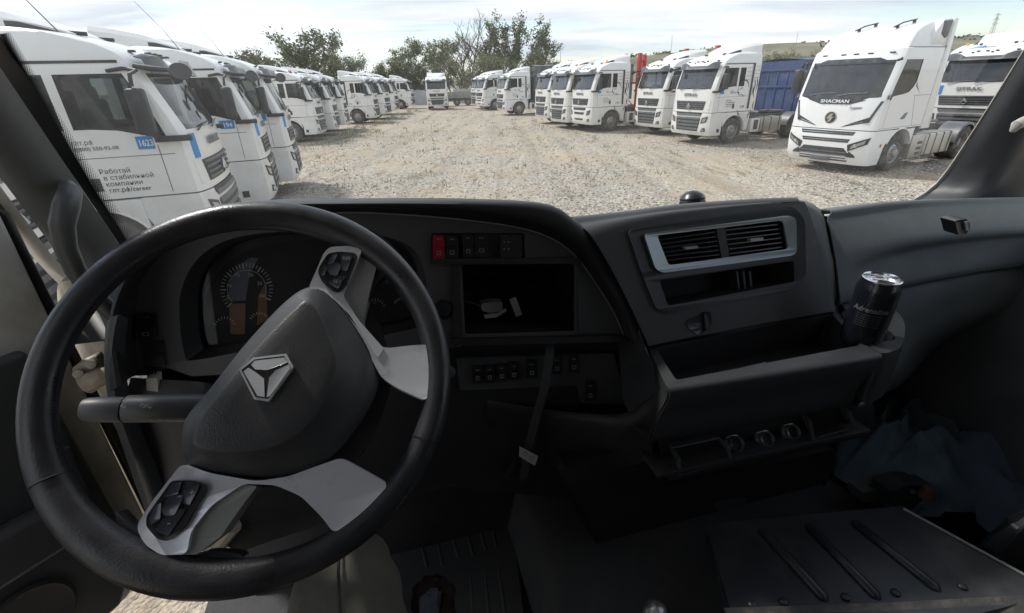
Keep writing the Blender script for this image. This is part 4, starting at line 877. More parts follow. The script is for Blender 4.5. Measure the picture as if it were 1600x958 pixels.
# ================================================================== the cab we sit in
# cab frame: x right, y forward along this truck, z up, origin at the eye; the truck stands turned 14 degrees to the left of the view
PSI = radians(14)
CABM = M.Translation((0, 0, EYE)) @ M.Rotation(PSI, 4, 'Z')
CINV = M.Rotation(-PSI, 3, 'Z')
def ray(px, py):
    d = CINV @ (FW*734.64+RT*(px-800)+UP*(479-py)); return d/d.y
def C(px, py, y): return ray(px, py)*y
def Q(px, py, pl):
    """point on the plane y = a + k*z + m*x"""
    d = ray(px, py); return d*(pl[0]/(1-pl[1]*d.z-pl[2]*d.x))
def H(px, py, z): d = ray(px, py); return d*(z/d.z)
BASES = {}
def ithing(name, label, cat, base, group=None):
    base = V(base); w = CABM @ base; o = empty(name, label, cat, group, w, PSI); BASES[o.name] = base; return o
def iobj(name, mb, m, root, label=None, **k):
    me = new_mesh(name, mb, m, **k) if isinstance(mb, MB) else mb
    base = BASES[root.name]; me.transform(M.Translation(-base)); o = obj(name, me, root, label); BASES[o.name] = base; return o
def cr2d(pts, n=5, closed=True):
    out = []; k = len(pts)
    for i in range(k if closed else k-1):
        p0 = V(pts[(i-1) % k] if closed or i else pts[0]); p1 = V(pts[i]); p2 = V(pts[(i+1) % k]); p3 = V(pts[(i+2) % k] if closed or i+2 < k else pts[-1])
        for j in range(n):
            t = j/n; out.append(.5*((2*p1)+(p2-p0)*t+(2*p0-5*p1+4*p2-p3)*t*t+(3*p1-3*p2+p3-p0)*t**3))
    if not closed: out.append(V(pts[-1]))
    return out
def rpoly(pts, r=6, n=4):
    """round the corners of a pixel polygon by r pixels"""
    out = []; k = len(pts)
    for i in range(k):
        p = V(pts[i]); a = V(pts[i-1]); c = V(pts[(i+1) % k]); la = (a-p).length; lc = (c-p).length; ra = min(r, la*.45); rc = min(r, lc*.45)
        s_ = p+(a-p)/la*ra; e_ = p+(c-p)/lc*rc
        for j in range(n+1):
            t = j/n; out.append(s_*(1-t)**2+p*2*t*(1-t)+e_*t*t)
    return out
from mathutils.geometry import tessellate_polygon
def slab(mb, outer, pl, th, holes=(), mi=0, off=0.0):
    """solid plate traced on plane pl, th thick going forward (away from the driver); off > 0 lifts it towards the driver"""
    nrm = V((pl[2], -1, pl[1])).normalized()          # faces the driver
    f = lambda p: Q(p[0], p[1], pl)+nrm*off
    loops = [[f(p) for p in outer]]+[[f(p) for p in h] for h in holes]
    tri = tessellate_polygon(loops); flat = [v for l in loops for v in l]; n = len(flat)
    vs = flat+[v-nrm*th for v in flat]; fs = [t for t in tri]+[tuple(n+i for i in t[::-1]) for t in tri]; o = 0
    for l in loops:
        m = len(l); fs += [(o+i, o+(i+1) % m, n+o+(i+1) % m, n+o+i) for i in range(m)]; o += m
    mb.add(vs, fs, mi); return mb
def recess(mb, outline, pl, depth, shrink=.93, mi=0, back=True, off=0.0):
    nrm = V((pl[2], -1, pl[1])).normalized(); P = [Q(p[0], p[1], pl)+nrm*off for p in outline]; c = sum(P, V((0, 0, 0)))/len(P)
    B = [c+(p-c)*shrink-nrm*depth for p in P]; n = len(P)
    mb.add(P+B, [(i, (i+1) % n, n+(i+1) % n, n+i) for i in range(n)]+([tuple(range(n, 2*n))] if back else []), mi); return mb
def resample(line, n):
    line = [V(p) for p in line]; L = [0]
    for a, b_ in zip(line, line[1:]): L.append(L[-1]+(b_-a).length)
    out = []; j = 0
    for i in range(n):
        t = L[-1]*i/(n-1)
        while j < len(L)-2 and L[j+1] < t: j += 1
        u = (t-L[j])/max(1e-9, L[j+1]-L[j]); out.append(line[j].lerp(line[j+1], u))
    return out
def to_px(p):
    d = (CABM @ p)-V((0, 0, EYE)); t = d.dot(FW); return 800+734.64*d.dot(RT)/t, 479-734.64*d.dot(UP)/t
def inside(p, poly):
    x, y = p; c = False
    for (x0, y0), (x1, y1) in zip(poly, poly[1:]+poly[:1]):
        if (y0 > y) != (y1 > y) and x < (x1-x0)*(y-y0)/(y1-y0)+x0: c = not c
    return c
def surf(mb, rows, n=28, k=4, mi=0, cut=()):
    """rows: lists of 3D points; smooth surface through them"""
    R = [resample(cr2d([tuple(p) for p in r], 6, False), n) for r in rows]; out = []
    m = len(R)
    for i in range(m-1):
        for j in range(k):
            t = j/k; row = []
            for q in range(n):
                p0 = R[max(0, i-1)][q]; p1 = R[i][q]; p2 = R[i+1][q]; p3 = R[min(m-1, i+2)][q]
                row.append(.5*((2*p1)+(p2-p0)*t+(2*p0-5*p1+4*p2-p3)*t*t+(3*p1-3*p2+p3-p0)*t**3))
            out.append(row)
    out.append(R[-1])
    mb.grid(out, mi, skip=(lambda i, j: any(inside(to_px((out[i][j]+out[i+1][j+1])*.5), c) for c in cut)) if cut else None); return mb
L3 = lambda *a: [C(*p) for p in a]

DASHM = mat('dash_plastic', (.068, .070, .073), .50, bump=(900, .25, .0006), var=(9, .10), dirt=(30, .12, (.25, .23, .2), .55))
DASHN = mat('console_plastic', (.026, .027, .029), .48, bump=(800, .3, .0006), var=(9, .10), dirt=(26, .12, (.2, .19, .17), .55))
DASHB = mat('dash_black', (.026, .026, .028), .5, bump=(900, .2, .0005), dirt=(25, .10, (.2, .18, .16), .55))
FACM = mat('facia_grey', (.075, .073, .079), .5, bump=(1200, .15, .0004), dirt=(20, .12, (.25, .23, .2), .55))
GLOVEM = mat('glovebox_plastic', (.108, .120, .122), .55, bump=(700, .35, .0007), var=(14, .10), dirt=(22, .22, (.22, .22, .20), .52))
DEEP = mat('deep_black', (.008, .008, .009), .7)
LEATH = mat('rim_leather', (.024, .025, .029), .34, bump=(420, .35, .0009), var=(25, .12))
HUBM = mat('hub_leather_grain', (.048, .049, .053), .46, bump=(650, .5, .0006, 'voronoi'), dirt=(40, .10, (.2, .19, .17), .5))
SATIN = mat('satin_silver', (.74, .76, .82), .30, .35, dirt=(45, .55, (.30, .30, .30), .56), bump=(900, .1, .0003))
SATIND = mat('satin_grey', (.30, .305, .30), .42, .15, dirt=(50, .25, (.12, .12, .12), .58))
KEYM = mat('key_blue_black', (.045, .050, .065), .25, coat=.4)
ICON = mat('icon_print', (.26, .26, .26), .5)
ICOND = mat('dim_icon_print', (.30, .30, .31), .5)
SWM = mat('switch_black', (.02, .02, .022), .3)
SWR = mat('switch_red', (.30, .015, .03), .3)
CLRG = glass('cluster_cover', (.92, .92, .92), .03, .012, 1.25)
TRIMM = mat('pillar_trim', (.125, .135, .135), .6, bump=(800, .2, .0005), dirt=(15, .12, (.22, .21, .19), .5))
FRIT = mat('black_frit', (.008, .008, .008), .4)
BODYW = mat('door_frame_paint', (.62, .60, .55), .4, dirt=(9, .6, (.30, .24, .16), .42))
DIRTY = mat('dirty_pillar_paint', (.55, .50, .40), .6, dirt=(14, .85, (.22, .15, .09), .42), bump=(60, .3, .002))
SEALM = mat('door_seal', (.012, .012, .012), .6)
CARPET = mat('floor_covering', (.055, .056, .058), .85, bump=(300, .6, .002), dirt=(12, .3, (.12, .11, .10), .48))
MATM = mat('rubber_mat', (.085, .086, .088), .6, bump=(90, .2, .001), dirt=(9, .35, (.13, .12, .10), .45))
TROUS = mat('olive_trousers', (.105, .098, .080), .95, bump=(18, .9, .012), var=(9, .25))
CLOTH = mat('slate_blue_cloth', (.10, .135, .165), .85, bump=(700, .3, .0006), var=(10, .15), spec=.15)
PANELM = mat('ribbed_panel_black', (.034, .037, .042), .30, dirt=(7, .35, (.16, .16, .155), .5), bump=(50, .1, .001))
ALU = mat('can_aluminium', (.72, .72, .74), .22, 1)
CANM = mat('can_black_print', (.010, .011, .014), .25, coat=.3)
CANB = mat('can_dark_blue_stripe', (.012, .016, .035), .25, coat=.3)

FAC = (.932, .24, 0)
dash = ithing('dashboard', 'black moulded dashboard with instrument hood, centre air vents and open trays', 'dashboard', (.35, .95, -1.2))
# ---- instrument hood
INN = [(212, 587), (201, 504), (222, 437), (263, 391), (338, 362), (430, 342), (534, 331), (640, 335), (729, 343), (800, 353), (853, 368), (895, 396), (931, 444), (959, 490), (974, 527)]
MIDL = [(190, 600), (178, 508), (205, 430), (247, 380), (330, 345), (425, 326), (534, 322), (640, 324), (735, 330), (812, 340), (868, 357), (912, 388), (948, 438), (978, 490), (990, 532)]
OUTL = [(172, 612), (170, 505), (196, 420), (240, 365), (326, 332), (423, 318), (534, 316), (645, 315), (745, 316), (853, 322), (892, 341), (930, 375), (962, 430), (992, 492), (1004, 528)]
YI = [.80, .83, .86, .88, .89, .90, .90, .90, .90, .90, .89, .88, .87, .84, .82]
r0 = [Q(x, y, FAC) for x, y in INN]; r1 = [C(x, y, w-.055) for (x, y), w in zip(MIDL, YI)]; r2 = [C(x, y, w-.05) for (x, y), w in zip(OUTL, YI)]
r3 = [p+V((0, .05, -.004)) for p in r2]; r4 = [p+V((0, .16, -.03)) for p in r2]
rm = [a.lerp(b_, .5)+V((0, .006, 0)) for a, b_ in zip(r0, r1)]
b = MB(); surf(b, [r0, rm, r1, r2, r3, r4], 60, 3); iobj('instrument_hood', b, DASHB, dash, smooth=50, solid=.004, soff=-1)
# ---- facia plate with openings
CLH = [(288, 553), (280, 482), (286, 445), (300, 416), (326, 390), (366, 372), (424, 363), (497, 361), (580, 365), (640, 385), (662, 420), (668, 470), (664, 503), (640, 515), (560, 530), (420, 542), (310, 562)]
CLHs = [tuple(p) for p in cr2d(CLH, 4)]
BAY = rpoly([(722, 413), (897, 413), (897, 517), (727, 522)], 4)
SWA = rpoly([(674, 364), (819, 364), (820, 403), (675, 405)], 3)
fo = [tuple(p) for p in cr2d(INN, 4, False)]+[(968, 533), (730, 537), (690, 548), (640, 560), (560, 572), (430, 580), (300, 588), (262, 575), (240, 586)]
b = MB(); slab(b, fo, FAC, .012, [CLHs, BAY, SWA]); iobj('facia', b, FACM, dash, smooth=30, bevel=.0015)
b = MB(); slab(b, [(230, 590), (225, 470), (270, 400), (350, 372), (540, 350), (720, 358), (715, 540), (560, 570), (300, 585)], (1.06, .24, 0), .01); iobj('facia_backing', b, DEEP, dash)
b = MB(); recess(b, CLHs, FAC, .075, .93); iobj('cluster_hood', b, DASHB, dash, smooth=30)
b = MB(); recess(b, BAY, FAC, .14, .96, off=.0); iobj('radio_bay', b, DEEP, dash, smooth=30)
b = MB(); recess(b, SWA, FAC, .006, 1, off=.0); iobj('switch_panel', b, DASHB, dash, smooth=30)
# light edge line of the facia top
b = MB(); b.tube([Q(x, y, FAC)+V((0, -.006, 0)) for x, y in [tuple(p) for p in cr2d(INN[5:], 4, False)]], .0014, 5); iobj('facia_edge', b, SATIND, dash)
# right dark plate and ledges round the bay
b = MB(); slab(b, rpoly([(903, 410), (948, 470), (969, 522), (903, 519)], 4), FAC, .004, off=.003); iobj('bay_side_plate', b, DASHM, dash, bevel=.001)
b = MB(); slab(b, [(674, 404), (905, 402), (912, 410), (674, 412)], FAC, .02, off=.012); slab(b, [(705, 527), (972, 522), (976, 531), (708, 537)], FAC, .02, off=.016); slab(b, [(706, 412), (716, 412), (722, 530), (708, 532)], FAC, .01, off=.006)
iobj('bay_frame', b, DASHB, dash, bevel=.003, smooth=40)
# ---- dials
CB = (1.005, .24, 0)
cl = b = MB(); slab(b, [tuple(p) for p in cr2d([(320, 560), (322, 470), (333, 437), (358, 408), (400, 387), (465, 376), (560, 374), (628, 392), (652, 430), (655, 480), (648, 497), (570, 506), (470, 530)], 4)], CB, .01); cluster = iobj('instrument_cluster', b, DEEP, dash, smooth=30)
NRM = V((0, -1, .24)).normalized()
def onCB(px, py, o=.002): return Q(px, py, CB)+NRM*o
def tick(b, cx, cy, r0_, r1_, a, w, mi=0, sy=1.0):
    p = onCB(cx+cos(a)*r0_, cy-sin(a)*r0_*sy); q = onCB(cx+cos(a)*r1_, cy-sin(a)*r1_*sy); d = (q-p).normalized(); n_ = d.cross(NRM)*w
    b.add([p-n_, q-n_, q+n_, p+n_], [(0, 1, 2, 3)], mi)
def ring(b, cx, cy, r, a0, a1, w, sy=1.0):
    m = 30; L = []; R_ = []
    for i in range(m+1):
        a = a0+(a1-a0)*i/m; L.append(onCB(cx+cos(a)*(r-w), cy-sin(a)*(r-w)*sy)); R_.append(onCB(cx+cos(a)*(r+w), cy-sin(a)*(r+w)*sy))
    b.grid([L, R_])
b = MB()
for k in range(31): tick(b, 386, 452, 35 if k % 5 else 32, 41, radians(222-k*8.2), .0006 if k % 5 else .0010)
ring(b, 386, 452, 30, radians(-24), radians(222), .35)
for k in range(9): tick(b, 587, 482, 12, 16, radians(165-k*18), .0006); tick(b, 352, 512, 14, 18, radians(160-k*17), .0006); tick(b, 406, 505, 14, 18, radians(150-k*15), .0006); tick(b, 629, 480, 12, 16, radians(150-k*10), .0006)
ring(b, 604, 440, 34, radians(20), radians(70), .35)
for k in range(10): tick(b, 590, 448, 30, 35, radians(60-k*6), .0007)
iobj('dial_marks', b, mat('dial_print', (.62, .62, .62), .5), cluster)
FR = M(((1, 0, 0), (0, -.24, -1), (0, 1, -.24))).to_4x4()
def facia_text(root, body, px, py, size, m, pl=CB, o=.003, name='dial_numeral', rot=0, align='CENTER'):
    nrm = V((pl[2], -1, pl[1])).normalized(); p = Q(px, py, pl)+nrm*o; x = V((1, pl[2], 0)).normalized(); y = nrm.cross(x)
    T = M.Translation(p) @ M(((x.x, y.x, nrm.x), (x.y, y.y, nrm.y), (x.z, y.z, nrm.z))).to_4x4() @ M.Rotation(rot, 4, 'Z')
    iobj(name, text_mesh(name, body, size, m, T, align, .0002), None, root)
for tx, x, y in (('5', 357, 466), ('10', 359, 449), ('15', 372, 432), ('20', 393, 432), ('25', 407, 445), ('30', 410, 464)): facia_text(cluster, tx, x, y, .009, mat('dial_print', (.62, .62, .62), .5))
facia_text(cluster, '120', 609, 442, .011, mat('dial_print', (.62, .62, .62), .5)); facia_text(cluster, '15', 586, 474, .006, ICOND)
b = MB(); slab(b, [(356, 470), (360, 440), (372, 415), (392, 402), (404, 404), (390, 430), (384, 470)], CB, .001, off=.0012); iobj('painted_reflection_band', b, mat('reflection_grey_blue', (.12, .13, .17), .4), cluster)  # pale reflection on the rev counter, painted as a flat grey-blue patch
b = MB(); slab(b, [(358, 474), (384, 474), (383, 522), (360, 522)], CB, .001, off=.0012); slab(b, [(404, 462), (416, 440), (418, 500), (402, 508)], CB, .001, off=.0012); iobj('painted_amber_reflection', b, mat('painted_amber_reflection', (.24, .11, .045), .4), cluster)  # orange reflection painted on the dial as flat patches; nothing here is lit
b = MB(); slab(b, CLHs, (.985, .24, 0), .002); iobj('cover_glass', b, CLRG, cluster, smooth=30)
b = MB(); T = M.Translation(Q(692, 482, FAC)) @ M.Rotation(radians(76.5), 4, 'X'); b.lathe([(.001, .012), (.013, .012), (.016, .008), (.018, 0), (.024, -.0), (.024, -.005)], 24, T); iobj('adjuster_knob', b, SWM, dash, smooth=50)
# ---- rocker switches
def rocker(name, px0, py0, px1, py1, pl, m, icon=True, th=.009, root=None, lean=0, label=None):
    root = root or dash; b = MB(); P = [(px0, py0), (px1, py0), (px1+lean, py1), (px0+lean, py1)]; mid = (py0+py1)/2
    slab(b, [(px0, py0), (px1, py0), (px1+lean/2, mid), (px0+lean/2, mid)], pl, th+.004, off=th*.7); slab(b, [(px0+lean/2, mid), (px1+lean/2, mid), (px1+lean, py1), (px0+lean, py1)], pl, th+.004, off=th)
    s_ = iobj(name, b, m, root, label, bevel=.0015, smooth=40)
    if icon:
        b = MB(); cx = (px0+px1+lean)/2; w = (px1-px0)*.2; slab(b, [(cx-w, py0+5), (cx+w, py0+5), (cx+w, py0+6.2), (cx-w, py0+6.2)], pl, .002, off=th*.7+.001)
        y = py1-8; slab(b, [(cx-w, y-3), (cx+w, y-3), (cx+w, y+3), (cx-w, y+3)], pl, .002, [[(cx-w+1.2, y-2), (cx+w-1.2, y-2), (cx+w-1.2, y+2), (cx-w+1.2, y+2)]], off=th+.001)
        iobj('icon', b, ICON, s_)
    return s_
rocker('hazard_switch', 677, 368, 693, 403, FAC, SWR); rocker('rocker_switch', 697, 368, 714, 402, FAC, SWM)
rocker('rocker_switch', 723, 366, 738, 400, FAC, SWM); rocker('rocker_switch', 742, 366, 760, 399, FAC, SWM)
for x in (783, 800): rocker('blank_cover', x, 368, x+14, 402, FAC, DASHB, False, .003)
rocker('headlamp_switch', 219, 488, 245, 527, FAC, SWM, True, .014, lean=4); rocker('blank_cover', 229, 532, 256, 571, FAC, DASHB, False, .005, lean=4)
# socket plate beside the switches
b = MB(); slab(b, rpoly([(781, 370), (800, 370), (800, 402), (782, 402)], 2), FAC, .004, off=.004)
for y in (378, 389):
    for x in (787, 794): slab(b, [(x-1, y-1), (x+1, y-1), (x+1, y+1), (x-1, y+1)], FAC, .002, off=.005, mi=1)
iobj('diagnosis_plate', b, [DASHB, ICOND], dash)
# ---- panel under the facia, with the lower switch row
LOW = (.90, .10, 0)
b = MB(); slab(b, [(240, 575), (430, 582), (560, 575), (690, 550), (730, 538), (968, 533), (985, 590), (995, 660), (1045, 760), (900, 780), (700, 760), (560, 800), (380, 860), (300, 840), (262, 700), (232, 640)], LOW, .02); iobj('knee_panel', b, DASHB, dash, smooth=30, bevel=.004)
b = MB(); slab(b, rpoly([(712, 556), (955, 548), (975, 628), (905, 626), (900, 598), (718, 606)], 5), LOW, .015, off=.012); iobj('lower_switch_plate', b, DASHM, dash, bevel=.003)
for x0, x1, y0, y1 in ((738, 752, 571, 596), (757, 771, 570, 595), (776, 790, 568, 593), (795, 808, 565, 591), (822, 837, 562, 588)): rocker('rocker_switch', x0, y0, x1, y1, (.888, .1, 0), SWM, True, .008)
for x0, x1, y0, y1 in ((862, 876, 556, 582), (888, 903, 554, 580), (914, 928, 596, 624)): rocker('rocker_switch', x0, y0, x1, y1, (.888, .1, 0), DASHB, True, .006)
# ---- padded end left of the facia
b = MB(); surf(b, [L3((196, 498, .80), (190, 560, .79), (205, 640, .79), (245, 740, .80), (262, 800, .82)), L3((182, 492, .77), (174, 560, .76), (186, 640, .76), (222, 740, .77), (240, 800, .80)), L3((170, 510, .80), (168, 570, .79), (178, 640, .80), (212, 745, .82), (232, 800, .84)), L3((180, 520, .95), (180, 570, .95), (190, 640, .95), (225, 745, .95), (240, 800, .95))], 24, 4); iobj('padded_end', b, DASHM, dash, smooth=60, solid=.004)
b = MB(); surf(b, [L3((205, 590, .81), (300, 596, .82), (330, 600, .84)), L3((205, 640, .80), (300, 650, .80), (330, 650, .82)), L3((255, 790, .82), (300, 800, .82), (340, 800, .84))], 10, 4); iobj('lower_end_panel', b, FACM, dash, smooth=60, solid=.004)
# ---- centre stack
def CP(x, y, z): return V((x, y, z))
STK = (.905, .30, 0)
SQ = lambda px, py, o=0: Q(px, py, STK)+V((0, -.958, .287))*o
b = MB()
surf(b, [[CP(.30, 1.16, -.36), CP(.6, 1.16, -.36), CP(.9, 1.16, -.37)], [CP(.345, .95, -.288), CP(.6, .95, -.279), CP(.87, .95, -.290)],
         L3((893, 342, .88), (975, 333, .87), (1060, 322, .865), (1160, 314.5, .86), (1238, 311, .855)),
         L3((900, 352, .855), (975, 341, .845), (1060, 330, .84), (1160, 322, .835), (1248, 317, .83)),
         [SQ(925, 372), SQ(985, 356), SQ(1060, 343), SQ(1160, 330), SQ(1258, 322)],
         [SQ(965, 440), SQ(1010, 430), SQ(1080, 410), SQ(1170, 390), SQ(1283, 400)],
         [SQ(1000, 512), SQ(1060, 500), SQ(1120, 488), SQ(1190, 474), SQ(1294, 470)],
         [SQ(1012, 540), SQ(1070, 528), SQ(1130, 517), SQ(1200, 503), SQ(1300, 486)]], 130, 14, cut=([(1012, 364), (1216, 340), (1230, 392), (1034, 419)], [(1022, 434), (1238, 402), (1241, 444), (1036, 482)]))
surf(b, [[CP(.87, .95, -.290)]+L3((1238, 311, .855), (1248, 317, .83))+[SQ(1258, 322), SQ(1283, 400), SQ(1294, 470), SQ(1300, 486)],
         [CP(.92, .97, -.300)]+L3((1262, 316, .87), (1276, 326, .86), (1284, 338, .84), (1298, 410, .80), (1304, 470, .785), (1306, 490, .78)),
         [CP(.96, 1.0, -.335)]+L3((1276, 326, .93), (1290, 345, .92), (1292, 360, .90), (1302, 410, .87), (1308, 470, .84), (1310, 490, .83))], 30, 5)
stack = iobj('centre_stack', b, DASHM, dash, smooth=60, solid=.004)
VOUT = rpoly([(1000, 366), (1224, 337), (1235, 342), (1236, 394), (1229, 399), (1030, 426), (1018, 420)], 7)
VIN = rpoly([(1020, 368), (1214, 345), (1223, 389), (1038, 414)], 6)
PAN = rpoly([(976, 360), (1232, 322), (1252, 342), (1254, 430), (1236, 450), (1042, 489), (1022, 484), (1000, 430)], 12, 5)
SLOT = rpoly([(1026, 438), (1234, 407), (1236, 440), (1040, 477)], 5)
b = MB(); slab(b, PAN, STK, .006, [VIN, SLOT], off=.010); iobj('vent_panel', b, DASHB, dash, bevel=.0015, smooth=30)
b = MB(); slab(b, VOUT, STK, .006, [VIN], off=.016); iobj('vent_frame', b, mat('vent_frame_silver', (.30, .325, .33), .35, .6), dash, bevel=.002, smooth=40)
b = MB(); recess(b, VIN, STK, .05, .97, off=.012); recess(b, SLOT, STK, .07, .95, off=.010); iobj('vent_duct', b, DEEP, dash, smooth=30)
b = MB(); slab(b, [(1115, 356), (1127, 354), (1136, 404), (1124, 406)], STK, .03, off=.010); iobj('vent_divider', b, DASHB, dash, bevel=.001)
for (x0, y0, x1, y1, X0, Y0, X1, Y1) in ((1023, 372, 1114, 359, 1037, 410, 1122, 401), (1129, 356, 1213, 347, 1137, 400, 1221, 389)):
    b = MB()
    for k in range(6):
        t = (k+.5)/6; a = V((x0+(X0-x0)*t, y0+(Y0-y0)*t)); c = V((x1+(X1-x1)*t, y1+(Y1-y1)*t)); slab(b, [a-V((0, .7)), c-V((0, .7)), c+V((0, 1.1)), a+V((0, 1.1))], STK, .016, off=.008)
    v_ = iobj('vent_louvre', b, SWM, dash, smooth=30)
    mx_, my_ = (x0+x1+X0+X1)/4, (y0+y1+Y0+Y1)/4; b = MB(); slab(b, [(mx_-9, my_+.5), (mx_+10, my_-2), (mx_+10, my_+2), (mx_-9, my_+4)], STK, .01, off=.014); iobj('louvre_tab', b, SATIND, v_, bevel=.001)
b = MB()
for x in (1158, 1168, 1178): slab(b, [(x, 425), (x+3, 424.5), (x+6, 452), (x+3, 453)], STK, .03, off=-.015)
iobj('slot_divider', b, DASHB, dash)
# seam and round flap under the vents
b = MB(); slab(b, rpoly([(1070, 500), (1104, 487), (1108, 505), (1090, 524), (1072, 512)], 6), STK, .004, off=.006); slab(b, rpoly([(1094, 487), (1104, 486), (1107, 503), (1098, 517)], 3), STK, .006, off=.012); iobj('key_hook', b, SWM, dash, bevel=.0015)
facia_text(dash, '205', 1087, 508, .008, ICOND, STK, .007, 'small_mark')
# ---- open tray under the stack
ZT = -.515
def HZ(px, py, z=ZT): return H(px, py, z)
T0 = [(1012, 540), (1306, 484), (1372, 552), (1042, 606)]; T1_ = [(1024, 545), (1299, 492), (1345, 541), (1056, 596)]
b = MB(); o_ = [HZ(*p) for p in rpoly(T0, 6)]; i_ = [HZ(*p) for p in rpoly(T1_, 6)]; lo = [HZ(p[0], p[1])+V((0, 0, -.07)) for p in rpoly(T1_, 6)]; c_ = sum(lo, V((0, 0, 0)))/len(lo); lo = [c_+(p-c_)*.94 for p in lo]
b.grid([o_, [p+V((0, 0, .003)) for p in i_], [p+V((0, 0, -.003)) for p in i_]], 0, True); b.grid([[p+V((0, 0, -.003)) for p in i_], lo], 1, True); b.add(lo, [tuple(range(len(lo)))], 1)
b.grid([o_, [p+V((0, 0, -.03)) for p in o_]], 0, True)
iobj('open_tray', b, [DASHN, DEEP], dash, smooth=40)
b = MB(); b.add([HZ(1130, 582, ZT-.05), HZ(1196, 566, ZT-.05), HZ(1200, 570, ZT-.045), HZ(1140, 588, ZT-.045)], [(0, 1, 2, 3)]); iobj('paper_scrap', b, ICOND, dash, solid=.001)
# console flank left of tray, nose under the tray
b = MB()
surf(b, [[SQ(1000, 512)]+L3((1010, 545, .75), (1028, 580, .70), (1044, 606, .655)), L3((987, 532, .79), (992, 570, .765), (1000, 600, .73), (1026, 614, .68)), L3((968, 535, .82), (971, 580, .79), (976, 625, .745), (985, 645, .72))], 14, 5)
iobj('console_flank', b, DASHN, dash, smooth=60, solid=.003)
b = MB()
fr = [HZ(1042, 606), HZ(1150, 589), HZ(1260, 571), HZ(1372, 552)]
lean = [V((-.012, .02, -.14)), V((-.012, .02, -.14)), V((-.012, .02, -.14)), V((-.012, .02, -.14))]
r_a = [p+V((0, -.006, -.002)) for p in fr]; r_b = [p+V((0, -.009, -.010)) for p in fr]; r_c = [p+V((-.002, -.006, -.03)) for p in fr]; r_d = [p+l*.5+V((0, -.004, 0)) for p, l in zip(fr, lean)]; r_e = [p+l for p, l in zip(fr, lean)]
surf(b, [fr, r_a, r_b, r_c, r_d, r_e, [p+V((0, .05, -.004)) for p in r_e]], 20, 4)
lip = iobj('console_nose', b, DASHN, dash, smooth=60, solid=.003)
b = MB()
surf(b, [[fr[0], r_a[0], r_b[0], r_c[0], r_d[0], r_e[0]], L3((1026, 614, .68), (1024, 617, .675), (1023, 622, .672), (1020, 640, .67), (1018, 670, .675), (1018, 712, .68)),
     L3((985, 645, .72), (982, 648, .715), (981, 653, .712), (978, 670, .712), (975, 695, .72), (975, 730, .73)), L3((930, 648, .77), (928, 651, .765), (927, 656, .762), (925, 672, .762), (920, 700, .77), (920, 735, .78)),
     L3((850, 640, .82), (850, 643, .815), (850, 648, .812), (850, 665, .812), (848, 695, .82), (845, 735, .83)), L3((760, 625, .84), (760, 628, .835), (760, 633, .832), (758, 655, .832), (756, 690, .84), (755, 735, .85))], 22, 4)
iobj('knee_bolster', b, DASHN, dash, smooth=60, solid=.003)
# recess with sockets and the shelf under the nose
SK = (.665, 0, 0)
b = MB(); slab(b, [(1030, 690), (1340, 615), (1368, 640), (1362, 680), (1045, 752)], SK, .01); iobj('socket_panel', b, DASHB, dash)
for x, y in ((1141, 690), (1188, 683), (1228, 672)):
    T = M.Translation(Q(x, y, SK)+V((0, -.012, .004))) @ M.Rotation(pi/2-.75, 4, 'X') @ M.Scale(1.12, 4); b = MB(); b.lathe([(.0125, -.02), (.0125, .010), (.0135, .012), (.015, .010), (.0155, 0), (.019, 0), (.019, -.004)], 28, T, 0); b.lathe([(.001, .004), (.0124, .004)], 24, T, 1); b.lathe([(.018, .001), (.020, -.02)], 24, T, 1); iobj('power_socket', b, [mat('socket_ring', (.42, .43, .42), .3, .8), DEEP], dash, smooth=40)
b = MB(); sh = [Q(1028, 742, (.62, 0, 0)), Q(1362, 672, (.62, 0, 0)), Q(1362, 672, (.62, 0, 0))+V((0, .08, -.0)), Q(1028, 742, (.62, 0, 0))+V((0, .08, 0))]
b.prism([(p.x, p.y) for p in sh], lambda x, y: (x, y, sh[0].z+(x-sh[0].x)*(sh[1].z-sh[0].z)/(sh[1].x-sh[0].x)), lambda x, y: (x, y, sh[0].z-.012+(x-sh[0].x)*(sh[1].z-sh[0].z)/(sh[1].x-sh[0].x))); iobj('shelf', b, DASHB, dash, bevel=.003)
def pocket(P, y0=.63):
    b = MB(); recess(b, P, (y0+.02, 0, 0), .05, .95); a, c, d, e = P[:4]
    for s_, t_ in ((a, e), (c, d)): b.tube([C(*s_, y0+.03), C((s_[0]*.6+t_[0]*.4)+6, (s_[1]*.6+t_[1]*.4), y0), C(*t_, y0-.005)], .0045, 6)
    b.tube([C(*a, y0+.008), C(*c, y0+.008), C(*d, y0-.002), C(*e, y0-.002)], .0022, 5, True); iobj('ashtray_pocket', b, DASHM, dash, smooth=40)
pocket([(1050, 700), (1124, 684), (1142, 722), (1062, 742)]); pocket([(1252, 642), (1312, 628), (1334, 668), (1270, 686)])
b = MB(); b.tube([C(1352, 622, .66), C(1352, 636, .62)], .014, 12); b.box(*(lambda p: (p.x-.02, p.x+.015, p.y, p.y+.03, p.z-.02, p.z+.008))(C(1345, 620, .64))); iobj('shelf_knob', b, SWM, dash, bevel=.002)
# console body down to the floor
b = MB(); slab(b, [(985, 700), (1040, 755), (1300, 698), (1296, 730), (1262, 808), (1130, 838), (990, 895), (962, 885), (900, 800), (880, 740)], (.72, -.02, 0), .25); iobj('console_body', b, DASHB, dash, bevel=.01, smooth=40)
b = MB(); slab(b, rpoly([(1114, 790), (1122, 783), (1160, 777), (1168, 781), (1162, 789), (1122, 798)], 5), (.72, -.02, 0), .003, off=.002); iobj('pull_slot', b, DASHM, dash)
